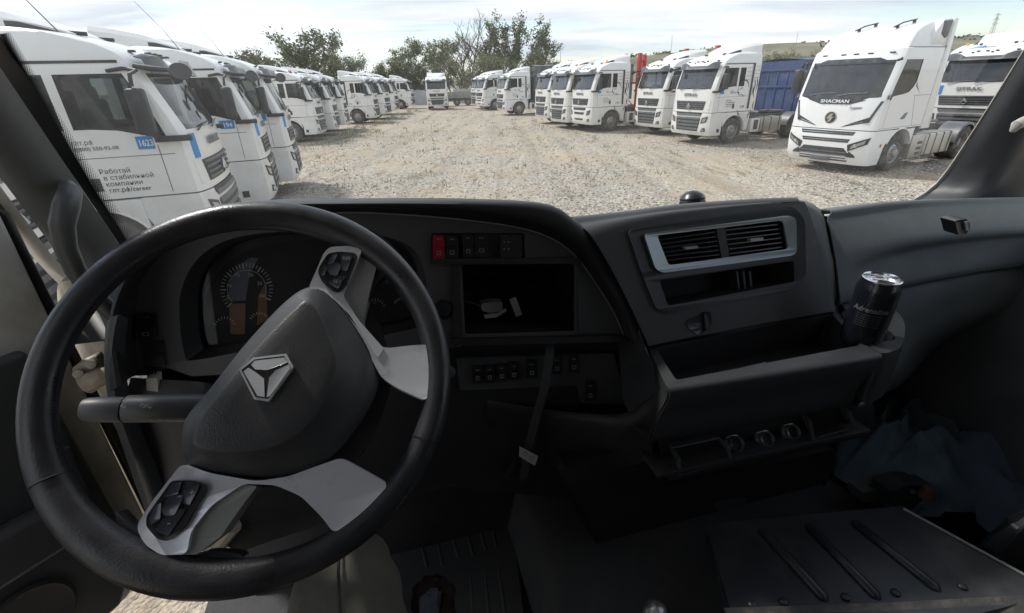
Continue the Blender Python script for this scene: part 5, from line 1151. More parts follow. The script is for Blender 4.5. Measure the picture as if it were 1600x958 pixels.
# ---- passenger side: padded top door, gap, lower panel
g0 = [CP(.96, 1.1, -.37), CP(1.1, 1.08, -.37), CP(1.3, 1.02, -.36), CP(1.62, .98, -.36)]
g1 = L3((1286, 330, .90), (1380, 318, .88), (1490, 313, .84), (1600, 311, .80), (1700, 312, .76))
g2 = L3((1292, 345, .87), (1390, 332, .85), (1500, 324, .81), (1602, 321, .77), (1700, 322, .73))
g3 = L3((1303, 400, .82), (1395, 380, .80), (1500, 366, .765), (1602, 358, .73), (1700, 352, .69))
g3b = L3((1308, 440, .795), (1395, 402, .80), (1500, 382, .768), (1602, 372, .73), (1700, 366, .69))
g4 = L3((1310, 474, .78), (1408, 446, .765), (1520, 424, .735), (1602, 412, .71), (1700, 400, .67))
b = MB(); surf(b, [g0, g1, g2, g3, g3b, g4, [p+V((0, .03, -.005)) for p in g4]], 34, 5); iobj('glovebox_door', b, GLOVEM, dash, smooth=60, solid=.004)
h0 = L3((1318, 482, .79), (1410, 452, .775), (1522, 430, .745), (1602, 418, .72), (1700, 406, .68))
h1 = L3((1330, 560, .74), (1400, 520, .74), (1460, 480, .745), (1530, 462, .73), (1602, 455, .70))
h2 = L3((1340, 610, .70), (1395, 580, .71), (1440, 530, .74), (1520, 500, .74), (1602, 490, .72))
h3 = L3((1350, 625, .76), (1405, 600, .78), (1460, 545, .82), (1530, 515, .84), (1602, 500, .84))
b = MB(); surf(b, [[p+V((0, .03, 0)) for p in h0], h0, h1, h2, h3], 30, 5); iobj('passenger_lower_panel', b, GLOVEM, dash, smooth=60, solid=.004)
b = MB(); LT = (.78, .0, -.12); slab(b, rpoly([(1484, 343), (1503, 340), (1508, 352), (1502, 364), (1490, 366)], 3), LT, .03, off=.01); slab(b, rpoly([(1497, 344), (1504, 343), (1505, 356), (1499, 358)], 2), LT, .004, off=.014, mi=1); iobj('glovebox_latch', b, [SWM, SATIND], dash, bevel=.002)
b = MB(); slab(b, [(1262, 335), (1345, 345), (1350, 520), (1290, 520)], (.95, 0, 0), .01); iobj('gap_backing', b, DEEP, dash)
# ---- cup holder at the corner
b = MB(); zc = ZT+.004; ou = [HZ(*p, zc) for p in rpoly([(1308, 486), (1345, 476), (1398, 478), (1418, 505), (1412, 545), (1376, 556)], 14, 5)]
hc = HZ(1366, 520, zc); n_ = len(ou)
inn = [hc+(p-hc).normalized()*.037 for p in ou]
b.grid([[p+V((0, 0, -.12)) for p in ou], [p+V((0, 0, -.012)) for p in ou], [hc+(p-hc)*.96 for p in ou], inn], 0, True); b.grid([inn, [p+V((0, 0, -.05)) for p in inn]], 1, True); b.add([p+V((0, 0, -.05)) for p in inn], [tuple(range(n_))], 1)
iobj('cup_holder', b, [DASHN, DEEP], dash, smooth=50)
# ribbed rubber dome on the dash top
b = MB(); bp = C(1082, 322, .93); b.lathe([(.031, -.03), (.031, .0), (.029, .004), (.030, .008), (.027, .016), (.0285, .019), (.022, .029), (.012, .035), (.001, .037)], 32, M.Translation(bp+V((0, .0, -.002))) @ M.Rotation(radians(-12), 4, 'X'))
dome = ithing('rubber_dome', 'small ribbed black rubber dome standing on top of the dash behind the vents', 'sensor', bp); iobj('dome', b, SWM, dome, smooth=40)

# ---- steering wheel
WC = V((-.18, .526, -.306)); th_, yw_ = .70, .073
wn_ = V((sin(yw_)*cos(th_), -cos(yw_)*cos(th_), sin(th_))); wu = V((cos(yw_), sin(yw_), 0)); ww = wn_.cross(wu).normalized()     # u right, w up along the wheel
WM = M.Translation(WC) @ M(((wu.x, ww.x, wn_.x), (wu.y, ww.y, wn_.y), (wu.z, ww.z, wn_.z))).to_4x4()
def WP(px, py, o=0.0):
    """wheel plane coordinates of what is seen at a pixel, o above the wheel plane"""
    d = ray(px, py); t = ((WC+wn_*o).dot(wn_))/d.dot(wn_); q = d*t-WC-wn_*o; return (q.dot(wu), q.dot(ww))
wheel_t = ithing('steering_wheel', 'black leather steering wheel turned to the left with silver spokes and chrome emblem', 'steering wheel', WC)
RO = .2103
b = MB(); rim = MB(); n_ = 96
rows = []
for i in range(n_):
    a = 2*pi*i/n_; rad = V((cos(a), sin(a), 0)); bulge = 0
    r_ = .0166+.0015*max(0, cos((a-radians(62))*1))**6*2+.0022*max(0, cos(a-radians(235)))**6*2
    rows.append([WM @ (rad*RO+rad*cos(q)*r_*1.0+V((0, 0, 1))*sin(q)*r_*.92) for q in [2*pi*j/20 for j in range(20)]])
rows.append(rows[0]); rim.grid(rows, 0, True); rimo = iobj('rim', rim, LEATH, wheel_t, smooth=80)
# stitching and joints
b = MB()
for a in (radians(68), radians(198), radians(-33), radians(232)):
    c_ = WM @ (V((cos(a), sin(a), 0))*RO); t_ = (WM.to_3x3() @ V((-sin(a), cos(a), 0))).normalized(); u_ = (WM.to_3x3() @ V((cos(a), sin(a), 0))).normalized(); b.tube([c_+(u_*cos(q)+wn_*sin(q))*.0173 for q in [2*pi*j/24 for j in range(24)]], .0008, 4, True)
for i in range(150):
    a = radians(75)+i*radians(150/150); c_ = WM @ (V((cos(a), sin(a), 0))*(RO-.0157)+V((0, 0, .0062))); d_ = WM @ (V((cos(a+.008), sin(a+.008), 0))*(RO-.0169)+V((0, 0, .0035))); b.tube([c_, d_], .0007, 4)
iobj('stitching', b, DEEP, rimo)
def wslab(mb, px, o, th, mi=0, holes=()):
    loops = [[V((*WP(x, y, o), o)) for x, y in L_] for L_ in (px,)+tuple(holes)]
    tri = tessellate_polygon(loops); flat = [v for l in loops for v in l]; n = len(flat); vs = [WM @ v for v in flat]+[WM @ (v-V((0, 0, th))) for v in flat]; fs = list(tri)+[tuple(n+i for i in t[::-1]) for t in tri]; oo = 0
    for l in loops:
        m = len(l); fs += [(oo+i, oo+(i+1) % m, n+oo+(i+1) % m, n+oo+i) for i in range(m)]; oo += m
    mb.add(vs, fs, mi)
def wsurf(mb, contours, n=48, mi=0, cap=True):
    """contours: (px closed loop, height)"""
    R_ = [[WM @ V((*WP(x, y, h), h)) for x, y in [tuple(p) for p in resample([tuple(q)+(0,) for q in [tuple(v) for v in cr2d(L_, 5)]+[tuple(cr2d(L_, 5)[0])]], n+1)][:n] for x, y in [(x, y)]] if False else None for L_, h in contours]
    R_ = []
    for L_, h in contours:
        cl_ = [tuple(v) for v in cr2d(L_, 5)]; cl_.append(cl_[0]); rs = resample([(x, y, 0) for x, y in cl_], n+1)[:n]; R_.append([WM @ V((*WP(p.x, p.y, h), h)) for p in rs])
    mb.grid(R_, mi, True)
    if cap: c_ = sum(R_[-1], V((0, 0, 0)))/n; mb.add(R_[-1]+[c_], [(i, (i+1) % n, n) for i in range(n)], mi)
# hub cushion: outline of its foot and of its raised face
HB = [(452, 466), (490, 447), (520, 458), (560, 505), (592, 560), (590, 610), (560, 665), (510, 720), (440, 744), (360, 742), (300, 728), (284, 700), (290, 655), (330, 605), (390, 530)]
HM = [(454, 470), (488, 452), (514, 463), (546, 508), (570, 560), (566, 605), (540, 655), (495, 705), (432, 728), (360, 728), (304, 716), (290, 694), (297, 655), (338, 600), (396, 530)]
HT = [(466, 478), (480, 470), (498, 487), (518, 535), (527, 560), (522, 592), (500, 640), (470, 676), (420, 702), (360, 708), (310, 700), (302, 685), (316, 650), (356, 598), (410, 534)]
HT2 = [(x*.93+420*.07, y*.93+600*.07) for x, y in HT]
HT3 = [(x*.6+420*.4, y*.6+600*.4) for x, y in HT]
sc_ = lambda P, k: [(x*k+420*(1-k), y*k+600*(1-k)) for x, y in P]
b = MB(); wsurf(b, [(HB, -.05), (HB, .0), (sc_(HB, .985), .007), (HM, .014), (sc_(HT, 1.03), .0350), (sc_(HT, 1.005), .0405), (sc_(HT, .985), .0420), (sc_(HT, .96), .0425), (sc_(HT, .8), .0440), (HT3, .0445)], 90); hub = iobj('hub_cushion', b, HUBM, wheel_t, smooth=70)
# chrome emblem
EM = [(396, 559), (447, 553), (458, 573), (419, 627), (397, 624), (373, 577)]
b = MB(); wslab(b, EM, .051, .008, 0); e1 = [(x*.90+416*.10, y*.90+588*.10) for x, y in EM]; wslab(b, e1, .0515, .002, 1)
ce = (417, 582)
for P in ([(398, 564), (444, 559), (449, 566), (417, 578), (399, 577), (392, 570)], [(451, 570), (453, 575), (421, 619), (417, 620), (421, 590), (430, 579)], [(388, 575), (400, 582), (412, 592), (413, 620), (402, 618), (380, 580)]): wslab(b, [(x, y) for x, y in P], .053, .002, 0)
iobj('emblem', b, [mat('emblem_chrome', (.85, .87, .92), .25, .35), GLOSSB], hub, bevel=.0005)
# silver spokes: right, top, lower
SR = [(520, 455), (548, 500), (575, 530), (600, 545), (640, 540), (674, 538), (674, 580), (668, 628), (618, 605), (596, 590), (585, 570), (560, 520), (530, 480), (500, 455)]
b = MB(); wslab(b, rpoly(SR, 14, 7), .010, .016); b2 = None
wslab(b, rpoly([(482, 450), (506, 395), (515, 386), (545, 384), (566, 390), (560, 405), (535, 460), (560, 500), (600, 545), (590, 560), (545, 490), (520, 466)], 6), .012, .014)
iobj('right_spoke_trim', b, SATIN, wheel_t, bevel=.006, seg=3, smooth=50)
b = MB(); wslab(b, rpoly([(566, 388), (590, 410), (578, 455), (568, 500), (575, 528), (540, 470), (535, 455)], 5), .004, .03); iobj('spoke_flank', b, SATIND, wheel_t, bevel=.005, seg=3, smooth=50)
b = MB(); wslab(b, rpoly([(284, 724), (330, 740), (400, 752), (450, 745), (490, 730), (533, 715), (580, 741), (608, 757), (566, 802), (522, 834), (503, 808), (470, 775), (430, 758), (380, 756), (330, 790), (298, 830), (292, 866), (252, 868), (225, 850), (212, 822), (240, 780)], 12, 7), .010, .016)
iobj('lower_spoke_trim', b, SATIN, wheel_t, bevel=.006, seg=3, smooth=50)
b = MB(); wslab(b, rpoly([(322, 775), (345, 762), (378, 757), (402, 760), (384, 782), (345, 838), (308, 866), (268, 868), (290, 855), (300, 828)], 4), .004, .035); iobj('spoke_flank', b, SATIND, wheel_t, bevel=.005, seg=3, smooth=50)
for P in ([(480, 478), (512, 400), (560, 360), (600, 372), (640, 420), (600, 430), (575, 470), (560, 500)], [(215, 830), (180, 800), (205, 870), (260, 905), (320, 905), (380, 870), (330, 862), (290, 868)]):
    b = MB(); wslab(b, [tuple(p) for p in cr2d(P, 4)], -.002, .02); iobj('spoke_base', b, LEATH, wheel_t, bevel=.006, seg=3, smooth=60)
b = MB(); wslab(b, [tuple(p) for p in cr2d([(430, 500), (560, 470), (610, 560), (600, 640), (545, 730), (440, 760), (330, 750), (300, 690)], 4)], -.02, .03); iobj('hub_back', b, DASHB, wheel_t, smooth=60)
# button pads
def pad(out, keys, mid, marks):
    b = MB(); wslab(b, rpoly(out, 6), .0145, .006); p_ = iobj('button_pad', b, SWM, wheel_t, bevel=.0015)
    for K in keys: b = MB(); wslab(b, rpoly(K, 3), .0165, .004); iobj('button', b, KEYM, p_, bevel=.0008)
    b = MB(); wslab(b, rpoly(mid, 5), .018, .005); iobj('button', b, KEYM, p_, bevel=.001)
    for tx, x, y, s_ in marks:
        q = V((*WP(x, y, .0170), .0170)); iobj('button_mark', text_mesh('button_mark', tx, s_, ICON, WM @ M.Translation(q) @ M.Rotation(radians(-12), 4, 'Z'), 'CENTER', .0001), None, p_)
pad([(512, 396), (530, 393), (555, 395), (559, 402), (540, 448), (530, 457), (520, 455), (503, 440), (497, 428), (498, 418)], [[(518, 397), (528, 396), (522, 410), (511, 414)], [(533, 396), (551, 399), (542, 424), (532, 422)], [(531, 430), (540, 432), (528, 452), (516, 445), (512, 440)], [(505, 415), (512, 418), (506, 432), (501, 428)]], [(515, 412), (530, 410), (533, 416), (526, 432), (515, 428), (511, 422)], [('SET', 527, 442, .006), ('RES', 541, 406, .006)])
pad([(268, 751), (300, 751), (320, 757), (323, 766), (285, 828), (262, 846), (246, 843), (228, 822), (229, 806)], [[(268, 755), (284, 754), (278, 772), (255, 778)], [(290, 755), (312, 758), (296, 790), (282, 785), (285, 770)], [(278, 795), (290, 797), (262, 838), (242, 828), (250, 815)], [(240, 790), (252, 785), (250, 812), (235, 820), (232, 808)]], [(264, 776), (282, 773), (286, 778), (272, 806), (256, 806), (251, 796)], [('+', 299, 775, .010), ('-', 263, 822, .010)])
# column shroud and stalk
b = MB(); T = M.Translation(WC) @ M(((wu.x, ww.x, wn_.x), (wu.y, ww.y, wn_.y), (wu.z, ww.z, wn_.z))).to_4x4(); b.lathe([(.045, -.02), (.055, -.04), (.06, -.12), (.055, -.26), (.001, -.26)], 28, T @ M.Translation((.02, -.02, 0)))
col = ithing('steering_column', 'black steering column shroud behind the wheel hub', 'steering column', WC-wn_*.2); iobj('shroud', b, DASHB, col, smooth=50)
st = ithing('column_stalk', 'grey indicator stalk with white lamp and wiper symbols, pointing left behind the wheel', 'control stalk', C(330, 640, .60))
def stalkpt(px, py): return C(px, py, .60)
def oval(path, rr, flat): b = MB(); b.tube(path, rr, 24, flat=flat); return b
b = oval([stalkpt(352, 640), stalkpt(322, 637), stalkpt(318, 637), stalkpt(200, 639), stalkpt(196, 639)], [.015, .015, .0182, .0175, .016], 1.0); sb = iobj('stalk_barrel', b, mat('stalk_grey', (.075, .077, .082), .45), st, smooth=50)
b = oval([stalkpt(193, 640), stalkpt(189, 640), stalkpt(160, 640), stalkpt(136, 640), stalkpt(130, 640), stalkpt(128, 640)], [.0155, .016, .016, .0145, .013, .009], 1.0); iobj('stalk_tip', b, mat('stalk_grey', (.075, .077, .082), .45), st, smooth=50)
b = oval([stalkpt(372, 628), stalkpt(340, 636)], [.021, .018], 1.0); iobj('stalk_root', b, DASHB, st, smooth=50)
def mark(root, P, y=.60, o=.0188, w=.35, closed=True):
    b = MB(); pts = [C(x, yy, y) for x, yy in P]; d = V((0, -1, .55)).normalized(); b.tube([p+d*o for p in pts], .0005, 4, closed); iobj('symbol', b, mat('symbol_print', (.5, .5, .5), .5), root)
for x in (236, 246):
    s_ = -1 if x == 236 else 1; mark(sb, [(x-4*s_, 630), (x, 630), (x, 627.5), (x+4.5*s_, 631.5), (x, 635.5), (x, 633), (x-4*s_, 633)])
for x in (245, 260, 273): mark(sb, [(x, 647), (x+3, 647), (x+5.5, 650.5), (x+3, 654), (x, 654)], o=.0184); mark(sb, [(x-5, 648), (x-2, 648), (x-2, 650), (x-5, 650), (x-5, 652.5), (x-2, 652.5)], o=.0184, closed=False)
for y in (621, 632, 646): mark(sb, [(202, y), (206, y-2), (210, y), (206, y+2.5)], o=.0186)
# white connector hanging under the facia
wc = ithing('wire_connector', 'white plastic wire connector hanging below the left switches', 'connector', C(237, 600, .80)); b = MB(); slab(b, rpoly([(228, 592), (245, 590), (247, 613), (230, 614)], 2), (.80, 0, 0), .02); iobj('housing', b, mat('white_nylon', (.62, .60, .54), .5), wc, bevel=.002)
b = MB(); 
for x in (231, 236, 241): b.tube([C(x, 592, .81), C(x+2, 582, .815), C(x+4, 572, .83)], .0015, 6)
iobj('wires', b, SWM, wc)
# bay contents
cn = ithing('radio_connector', 'white multi pin connector with paper tags lying in the empty radio bay', 'connector', C(768, 480, 1.0)); YB = .93
b = MB(); slab(b, rpoly([(752, 475), (765, 472), (785, 472), (786, 486), (766, 489), (753, 486)], 2), (YB, 0, 0), .02); iobj('housing', b, mat('white_nylon', (.62, .60, .54), .5), cn, bevel=.002)
b = MB(); b.tube([C(724, 470, YB), C(738, 474, YB), C(752, 479, YB)], .003, 6); b.tube([C(785, 478, YB), C(800, 476, YB), C(800, 450, YB+.02)], .002, 6); b.tube([C(786, 484, YB), C(790, 500, YB), C(792, 520, YB-.01)], .002, 6); iobj('cable', b, SWM, cn)
b = MB(); slab(b, [(796, 468), (806, 464), (816, 492), (806, 495)], (YB-.01, 0, 0), .001); slab(b, [(756, 492), (778, 489), (790, 482), (792, 486), (776, 496), (758, 498)], (YB-.01, 0, 0), .001); iobj('paper_tag', b, WHT, cn)
b = MB(); b.tube([C(785, 498, YB-.01), C(788, 510, YB-.01), C(791, 521, YB-.015)], [.004, .003, .0015], 8); iobj('plug', b, CHROME, cn)
# strap hanging in front of the lower dash, with a white label
sp_ = ithing('hanging_strap', 'black strap hanging from the dash with a white printed label near its end', 'strap', C(825, 712, .80)); b = MB()
pth = [C(862, 520, .845), C(858, 560, .80), C(850, 610, .785), (C(836, 660, .78)), C(826, 700, .775), C(822, 725, .775), C(818, 750, .78)]
b.grid([[p+V((-.010, 0, 0)) for p in pth], [p+V((.010, 0, .002)) for p in pth]]); iobj('webbing', b, DASHM, sp_, solid=.002, smooth=40)
b = MB(); slab(b, rpoly([(812, 698), (841, 713), (836, 728), (811, 713)], 1), (.765, 0, 0), .001); lb = iobj('label', b, mat('paper_label', (.62, .62, .60), .6), sp_)
b = MB()
for x, y in ((821, 709), (831, 716)): b.tube([C(x+3.2*cos(q), y+3.2*sin(q), .764) for q in [2*pi*j/14 for j in range(14)]], .0004, 4, True)
iobj('stamp', b, INK, lb)
b = MB(); slab(b, rpoly([(808, 722), (838, 724), (836, 742), (824, 758), (800, 760), (790, 752)], 4), (.79, 0, 0), .02); iobj('buckle', b, DASHB, sp_, bevel=.004)
# small round knob right of the wheel
kn = ithing('side_knob', 'small round grey knob on the column right of the wheel rim', 'knob', C(703, 581, .74)); b = MB(); b.lathe([(.001, .012), (.008, .011), (.010, .006), (.0095, -.01), (.006, -.03)], 20, M.Translation(C(703, 581, .74)) @ M.Rotation(radians(70), 4, 'X')); iobj('cap', b, mat('stalk_grey', (.075, .077, .082), .45), kn, smooth=50)

# ---- drink can leaning in the cup holder
ct = C(1379, 433, .66); cb = C(1341, 538, .665); ax = (ct-cb).normalized(); cb = ct-ax*.158
can = ithing('drink_can', 'black energy drink can leaning in the cup holder', 'can', cb); Tc = M.Translation(cb) @ ax.to_track_quat('Z', 'Y').to_matrix().to_4x4() @ M.Scale(1.19, 4); K = .031
b = MB(); b.lathe([(.001, .004), (.022, .002), (.026, 0), (K, .010), (K+.001, .02), (K+.001, .112), (K-.0015, .120), (.0272, .127)], 40, Tc); cano = iobj('body', b, CANM, can, smooth=50)
b = MB(); b.lathe([(.0272, .127), (.0285, .1285), (.0285, .131), (.0268, .132), (.0255, .130), (.0248, .1255), (.001, .1255)], 40, Tc)
top = iobj('lid', b, ALU, can, smooth=40); b = MB(); b.lathe([(.001, .1262), (.011, .1262)], 20, Tc @ M.Translation((.003, -.008, 0)) @ M.Diagonal((1.2, .8, 1, 1)), 1); b.tube([Tc @ V((.012*cos(q)-.003, .007*sin(q)+.004, .1285)) for q in [2*pi*j/18 for j in range(18)]], .0012, 6, True); iobj('ring_pull', b, [ALU, DEEP], top)
# direction round the can that faces the eye
e_ = (Tc.inverted() @ V((0, 0, 0))); fa = math.atan2(e_.y, e_.x)
def canwrap(me, a0):
    for v in me.vertices:
        x, y, z = v.co; a = a0+x/(K+.0015); r_ = K+.0014+z; v.co = Tc @ V((r_*cos(a), r_*sin(a), y))
    return me
me = canwrap(text_mesh('lettering', 'Adrenaline', .0125, mat('can_silver_print', (.22, .23, .26), .35, .3), M.Translation((0, .078, 0)), 'CENTER', .0003, .0002, .95, .15), fa); iobj('lettering', me, None, cano)
for k in range(6):
    me = canwrap(text_mesh('small_print', 'rush energy drink rush energy', .0030, mat('can_grey_print', (.10, .10, .11), .5), M.Translation((0, .072-k*.0042, 0)), 'CENTER', .0002), fa); iobj('small_print', me, None, cano)
b = MB()
for k in range(5):
    L_ = []; R_ = []
    for i in range(20):
        a = fa-.55-k*.16+(i/19)*.5; z = .030+i/19*.085; L_.append(Tc @ V(((K+.0014)*cos(a), (K+.0014)*sin(a), z))); R_.append(Tc @ V(((K+.0014)*cos(a+.05), (K+.0014)*sin(a+.05), z)))
    b.grid([L_, R_])
iobj('stripes', b, CANB, cano)

# ---- cab shell: pillars, screen, roof, walls, floor
cabt = ithing('truck_cab', 'dark interior shell of the truck cab around the driver, with pillars and windscreen', 'truck cab', (.35, 0, -1.25))
# left pillar trim
b = MB()
surf(b, [L3((214, 425, 1.03), (192, 391, 1.03), (96, 248, .93), (0, 105, .84), (-110, -60, .74), (-260, -300, .62)),
         L3((195, 430, 1.00), (165, 388, 1.00), (74, 262, .905), (-20, 130, .815), (-130, -30, .715), (-280, -270, .60)),
         L3((165, 440, .98), (137, 395, .98), (42, 272, .885), (-50, 150, .80), (-160, -10, .70), (-310, -240, .58)),
         L3((140, 450, .985), (112, 402, .985), (20, 285, .89), (-70, 170, .805), (-180, 10, .705), (-330, -220, .59)),
         L3((120, 445, 1.02), (96, 405, 1.02), (10, 290, .93), (-76, 175, .84), (-186, 16, .73), (-336, -214, .61))], 24, 4)
surf(b, [L3((214, 425, 1.03), (205, 470, .99), (212, 520, .96)), L3((165, 440, .98), (170, 480, .95), (176, 520, .93)), L3((120, 445, 1.02), (150, 490, 1.0), (180, 540, .98))], 10, 4)
iobj('pillar_trim', b, TRIMM, cabt, smooth=60, solid=.004)
b = MB(); surf(b, [L3((214, 425, 1.045), (203, 385, 1.045), (142, 287, .985), (88, 194, .935), (30, 97, .885), (0, 57, .86), (-90, -110, .76), (-240, -350, .63)), L3((214, 435, 1.05), (192, 391, 1.05), (96, 248, .95), (0, 105, .86), (-110, -60, .76), (-260, -300, .63))], 24, 1); frt = iobj('frit_band', b, FRIT, cabt, solid=.002)
b = MB(); rnd = random.Random(2)
for i in range(170):
    t = i/169; px, py, yy = 203*t-2*sin(pi*t), 55+(385-55)*t, .86+(1.045-.86)*t
    for k in range(5):
        ox = 1.0+k*3.2+(1.6 if i % 2 else 0); r_ = (.00165, .0014, .0012, .00095, .0007)[k]; p = C(px+ox, py-ox*.25, yy); b.lathe([(.0001, 0), (r_, 0)], 6, M.Translation(p) @ M.Rotation(radians(70), 4, 'X'))
tag(iobj('frit_dots', b, FRIT, frt), kind='stuff')
# grab handle on the pillar
b = MB(); b.tube(L3((106, 288, .93), (105, 290, .90), (110, 300, .87), (104, 322, .85), (97, 350, .85), (102, 385, .86), (118, 422, .88), (142, 455, .90), (170, 484, .92), (195, 505, .94)), [.006, .010, .0145, .0165, .0160, .015, .0145, .0145, .0145, .0145], 16); 
gh_ = iobj('grab_handle', b, mat('handle_plastic', (.10, .105, .108), .42, bump=(500, .3, .0006)), cabt, smooth=70)
# white sheet-metal outside of the pillar, then dirty hinge pillar
b = MB(); surf(b, [L3((110, 425, 1.06), (86, 405, 1.06), (-4, 285, .97), (-90, 170, .88), (-250, -60, .76)), L3((95, 440, 1.05), (58, 405, 1.05), (-30, 290, .96), (-120, 180, .87), (-280, -50, .75)), L3((98, 450, 1.12), (50, 400, 1.12), (-40, 285, 1.04), (-130, 175, .95), (-290, -55, .83))], 18, 3)
iobj('pillar_outer_panel', b, BODYW, cabt, smooth=50, solid=.003)
b = MB(); surf(b, [L3((130, 440, 1.04), (160, 520, 1.0), (205, 640, .97), (262, 770, .96), (290, 830, .96)), L3((98, 440, 1.05), (115, 520, 1.04), (140, 640, 1.03), (205, 790, 1.02), (235, 850, 1.02)), L3((92, 455, 1.15), (98, 530, 1.15), (120, 650, 1.12), (185, 795, 1.1), (215, 855, 1.1))], 20, 4); iobj('hinge_pillar', b, DIRTY, cabt, smooth=50, solid=.003)
hg = MB(); hg.tube(L3((136, 600, .93), (160, 588, .93), (200, 576, .95)), [.020, .017, .015], 12); slab(hg, rpoly([(112, 575), (150, 556), (162, 580), (150, 612), (120, 600)], 6), (.95, 0, 0), .02)
for x, y in ((123, 584), (143, 569)): hg.tube([C(x, y, .95), C(x-1, y+1, .925)], [.010, .008], 8)
iobj('door_hinge', hg, DIRTY, cabt, bevel=.003, smooth=50)
# right pillar
b = MB()
surf(b, [L3((1428, 318, .99), (1470, 288, .98), (1530, 200, .93), (1600, 88, .87), (1700, -70, .78), (1850, -300, .68)), L3((1450, 318, .95), (1500, 290, .94), (1560, 200, .89), (1630, 88, .83), (1730, -70, .75), (1880, -300, .65)),
         L3((1500, 318, .90), (1545, 290, .89), (1605, 200, .85), (1675, 88, .80), (1775, -70, .72), (1925, -300, .62)), L3((1540, 318, .90), (1575, 290, .89), (1640, 200, .85), (1710, 88, .80), (1810, -70, .72), (1960, -300, .62)), L3((1640, 318, .86), (1680, 290, .85), (1720, 200, .82), (1790, 88, .77), (1890, -70, .70), (2040, -300, .60))], 24, 4)
iobj('pillar_trim', b, DASHM, cabt, smooth=60, solid=.004)
b = MB(); surf(b, [L3((1426, 312, .995), (1466, 282, .985), (1526, 194, .935), (1596, 82, .875), (1696, -76, .785), (1846, -306, .685)), L3((1430, 318, .99), (1476, 290, .98), (1536, 202, .93), (1606, 90, .87), (1706, -68, .78), (1856, -298, .68))], 24, 1); iobj('pillar_seal', b, BODYW, cabt, solid=.003)
b = MB(); b.tube(L3((1600, 190, .82), (1588, 196, .81), (1582, 205, .815)), [.012, .011, .006], 10); iobj('belt_button', b, mat('white_nylon', (.62, .60, .54), .5), cabt, smooth=60)
# windscreen
b = MB(); wb = [CP(-.62, 1.12, -.38), CP(-.2, 1.24, -.39), CP(.4, 1.29, -.40), CP(1.0, 1.24, -.40), CP(1.48, 1.08, -.39)]; wt = [CP(-.50, .70, .58), CP(-.2, .80, .60), CP(.4, .84, .60), CP(1.0, .80, .60), CP(1.36, .68, .58)]
b.grid([resample(cr2d([tuple(p) for p in wb], 6, False), 24), [p.lerp(q, .5)+V((0, .03, 0)) for p, q in zip(resample(cr2d([tuple(p) for p in wb], 6, False), 24), resample(cr2d([tuple(p) for p in wt], 6, False), 24))], resample(cr2d([tuple(p) for p in wt], 6, False), 24)])
iobj('windscreen', b, glass('windscreen_glass', (.97, .985, .98), .01, .060, 1.18, (.85, .85, .82), 5), cabt, smooth=80)
# cowl under the screen, roof, rear wall, right wall with window, floor, front bulkhead
b = MB(); b.grid([[CP(-.62, 1.30, -.62), CP(.4, 1.36, -.62), CP(1.5, 1.26, -.62)], [CP(-.62, 1.14, -.38), CP(.4, 1.28, -.40), CP(1.5, 1.08, -.40)], [CP(-.62, .98, -.36), CP(.4, 1.10, -.39), CP(1.5, 1.0, -.39)], [CP(-.62, .95, -.42), CP(.4, .93, -.42), CP(1.5, .86, -.42)]]); iobj('cowl', b, DASHB, cabt, solid=.004)
b = MB(); b.box(-.75, 1.48, -1.3, .82, .60, .64); b.prism([(-.75, .60), (-.75, .56), (1.48, .56), (1.48, .60)], lambda x, z: (x, .70, z), lambda x, z: (x, .86, z)); iobj('roof_lining', b, mat('roof_lining', (.55, .54, .52), .9), cabt)
b = MB(); b.box(-.75, 1.48, -1.34, -1.3, -1.25, .60); iobj('rear_wall', b, mat('rear_trim', (.30, .29, .28), .9), cabt)
b = MB(); b.box(1.45, 1.50, -1.3, .86, -1.25, -.36); b.box(1.452, 1.498, .86, 1.16, -1.25, -.50); b.box(1.45, 1.50, -1.3, -.25, -.30, .60); b.box(1.45, 1.50, -.3, .72, .46, .60); iobj('right_wall', b, DASHM, cabt)
b = MB(); b.box(-.79, -.75, -1.3, -.35, -1.25, .60); b.box(-.79, -.75, -.15, .55, .45, .60); iobj('left_wall', b, DASHM, cabt)
b = MB(); b.box(-.62, 1.48, -1.3, 1.3, -1.27, -1.235); iobj('floor', b, CARPET, cabt)
b = MB(); b.box(-.60, 1.48, 1.14, 1.18, -1.25, -.50); b.grid([[CP(-.5, 1.14, -.9), CP(.3, 1.14, -.9)], [CP(-.5, .98, -1.235), CP(.3, .98, -1.235)]]); iobj('bulkhead', b, DASHB, cabt, solid=.01)
b = MB(); b.tube(L3((1000, 945, .62)), .02) if False else None
# engine tunnel beside the driver's footwell
b = MB(); b.prism([(.20, -1.235), (.26, -1.10), (.36, -1.06), (1.2, -1.06), (1.28, -1.10), (1.34, -1.235)], lambda x, z: (x, -1.3, z), lambda x, z: (x, 1.12, z)); iobj('engine_tunnel', b, CARPET, cabt, bevel=.02, seg=3, smooth=50)
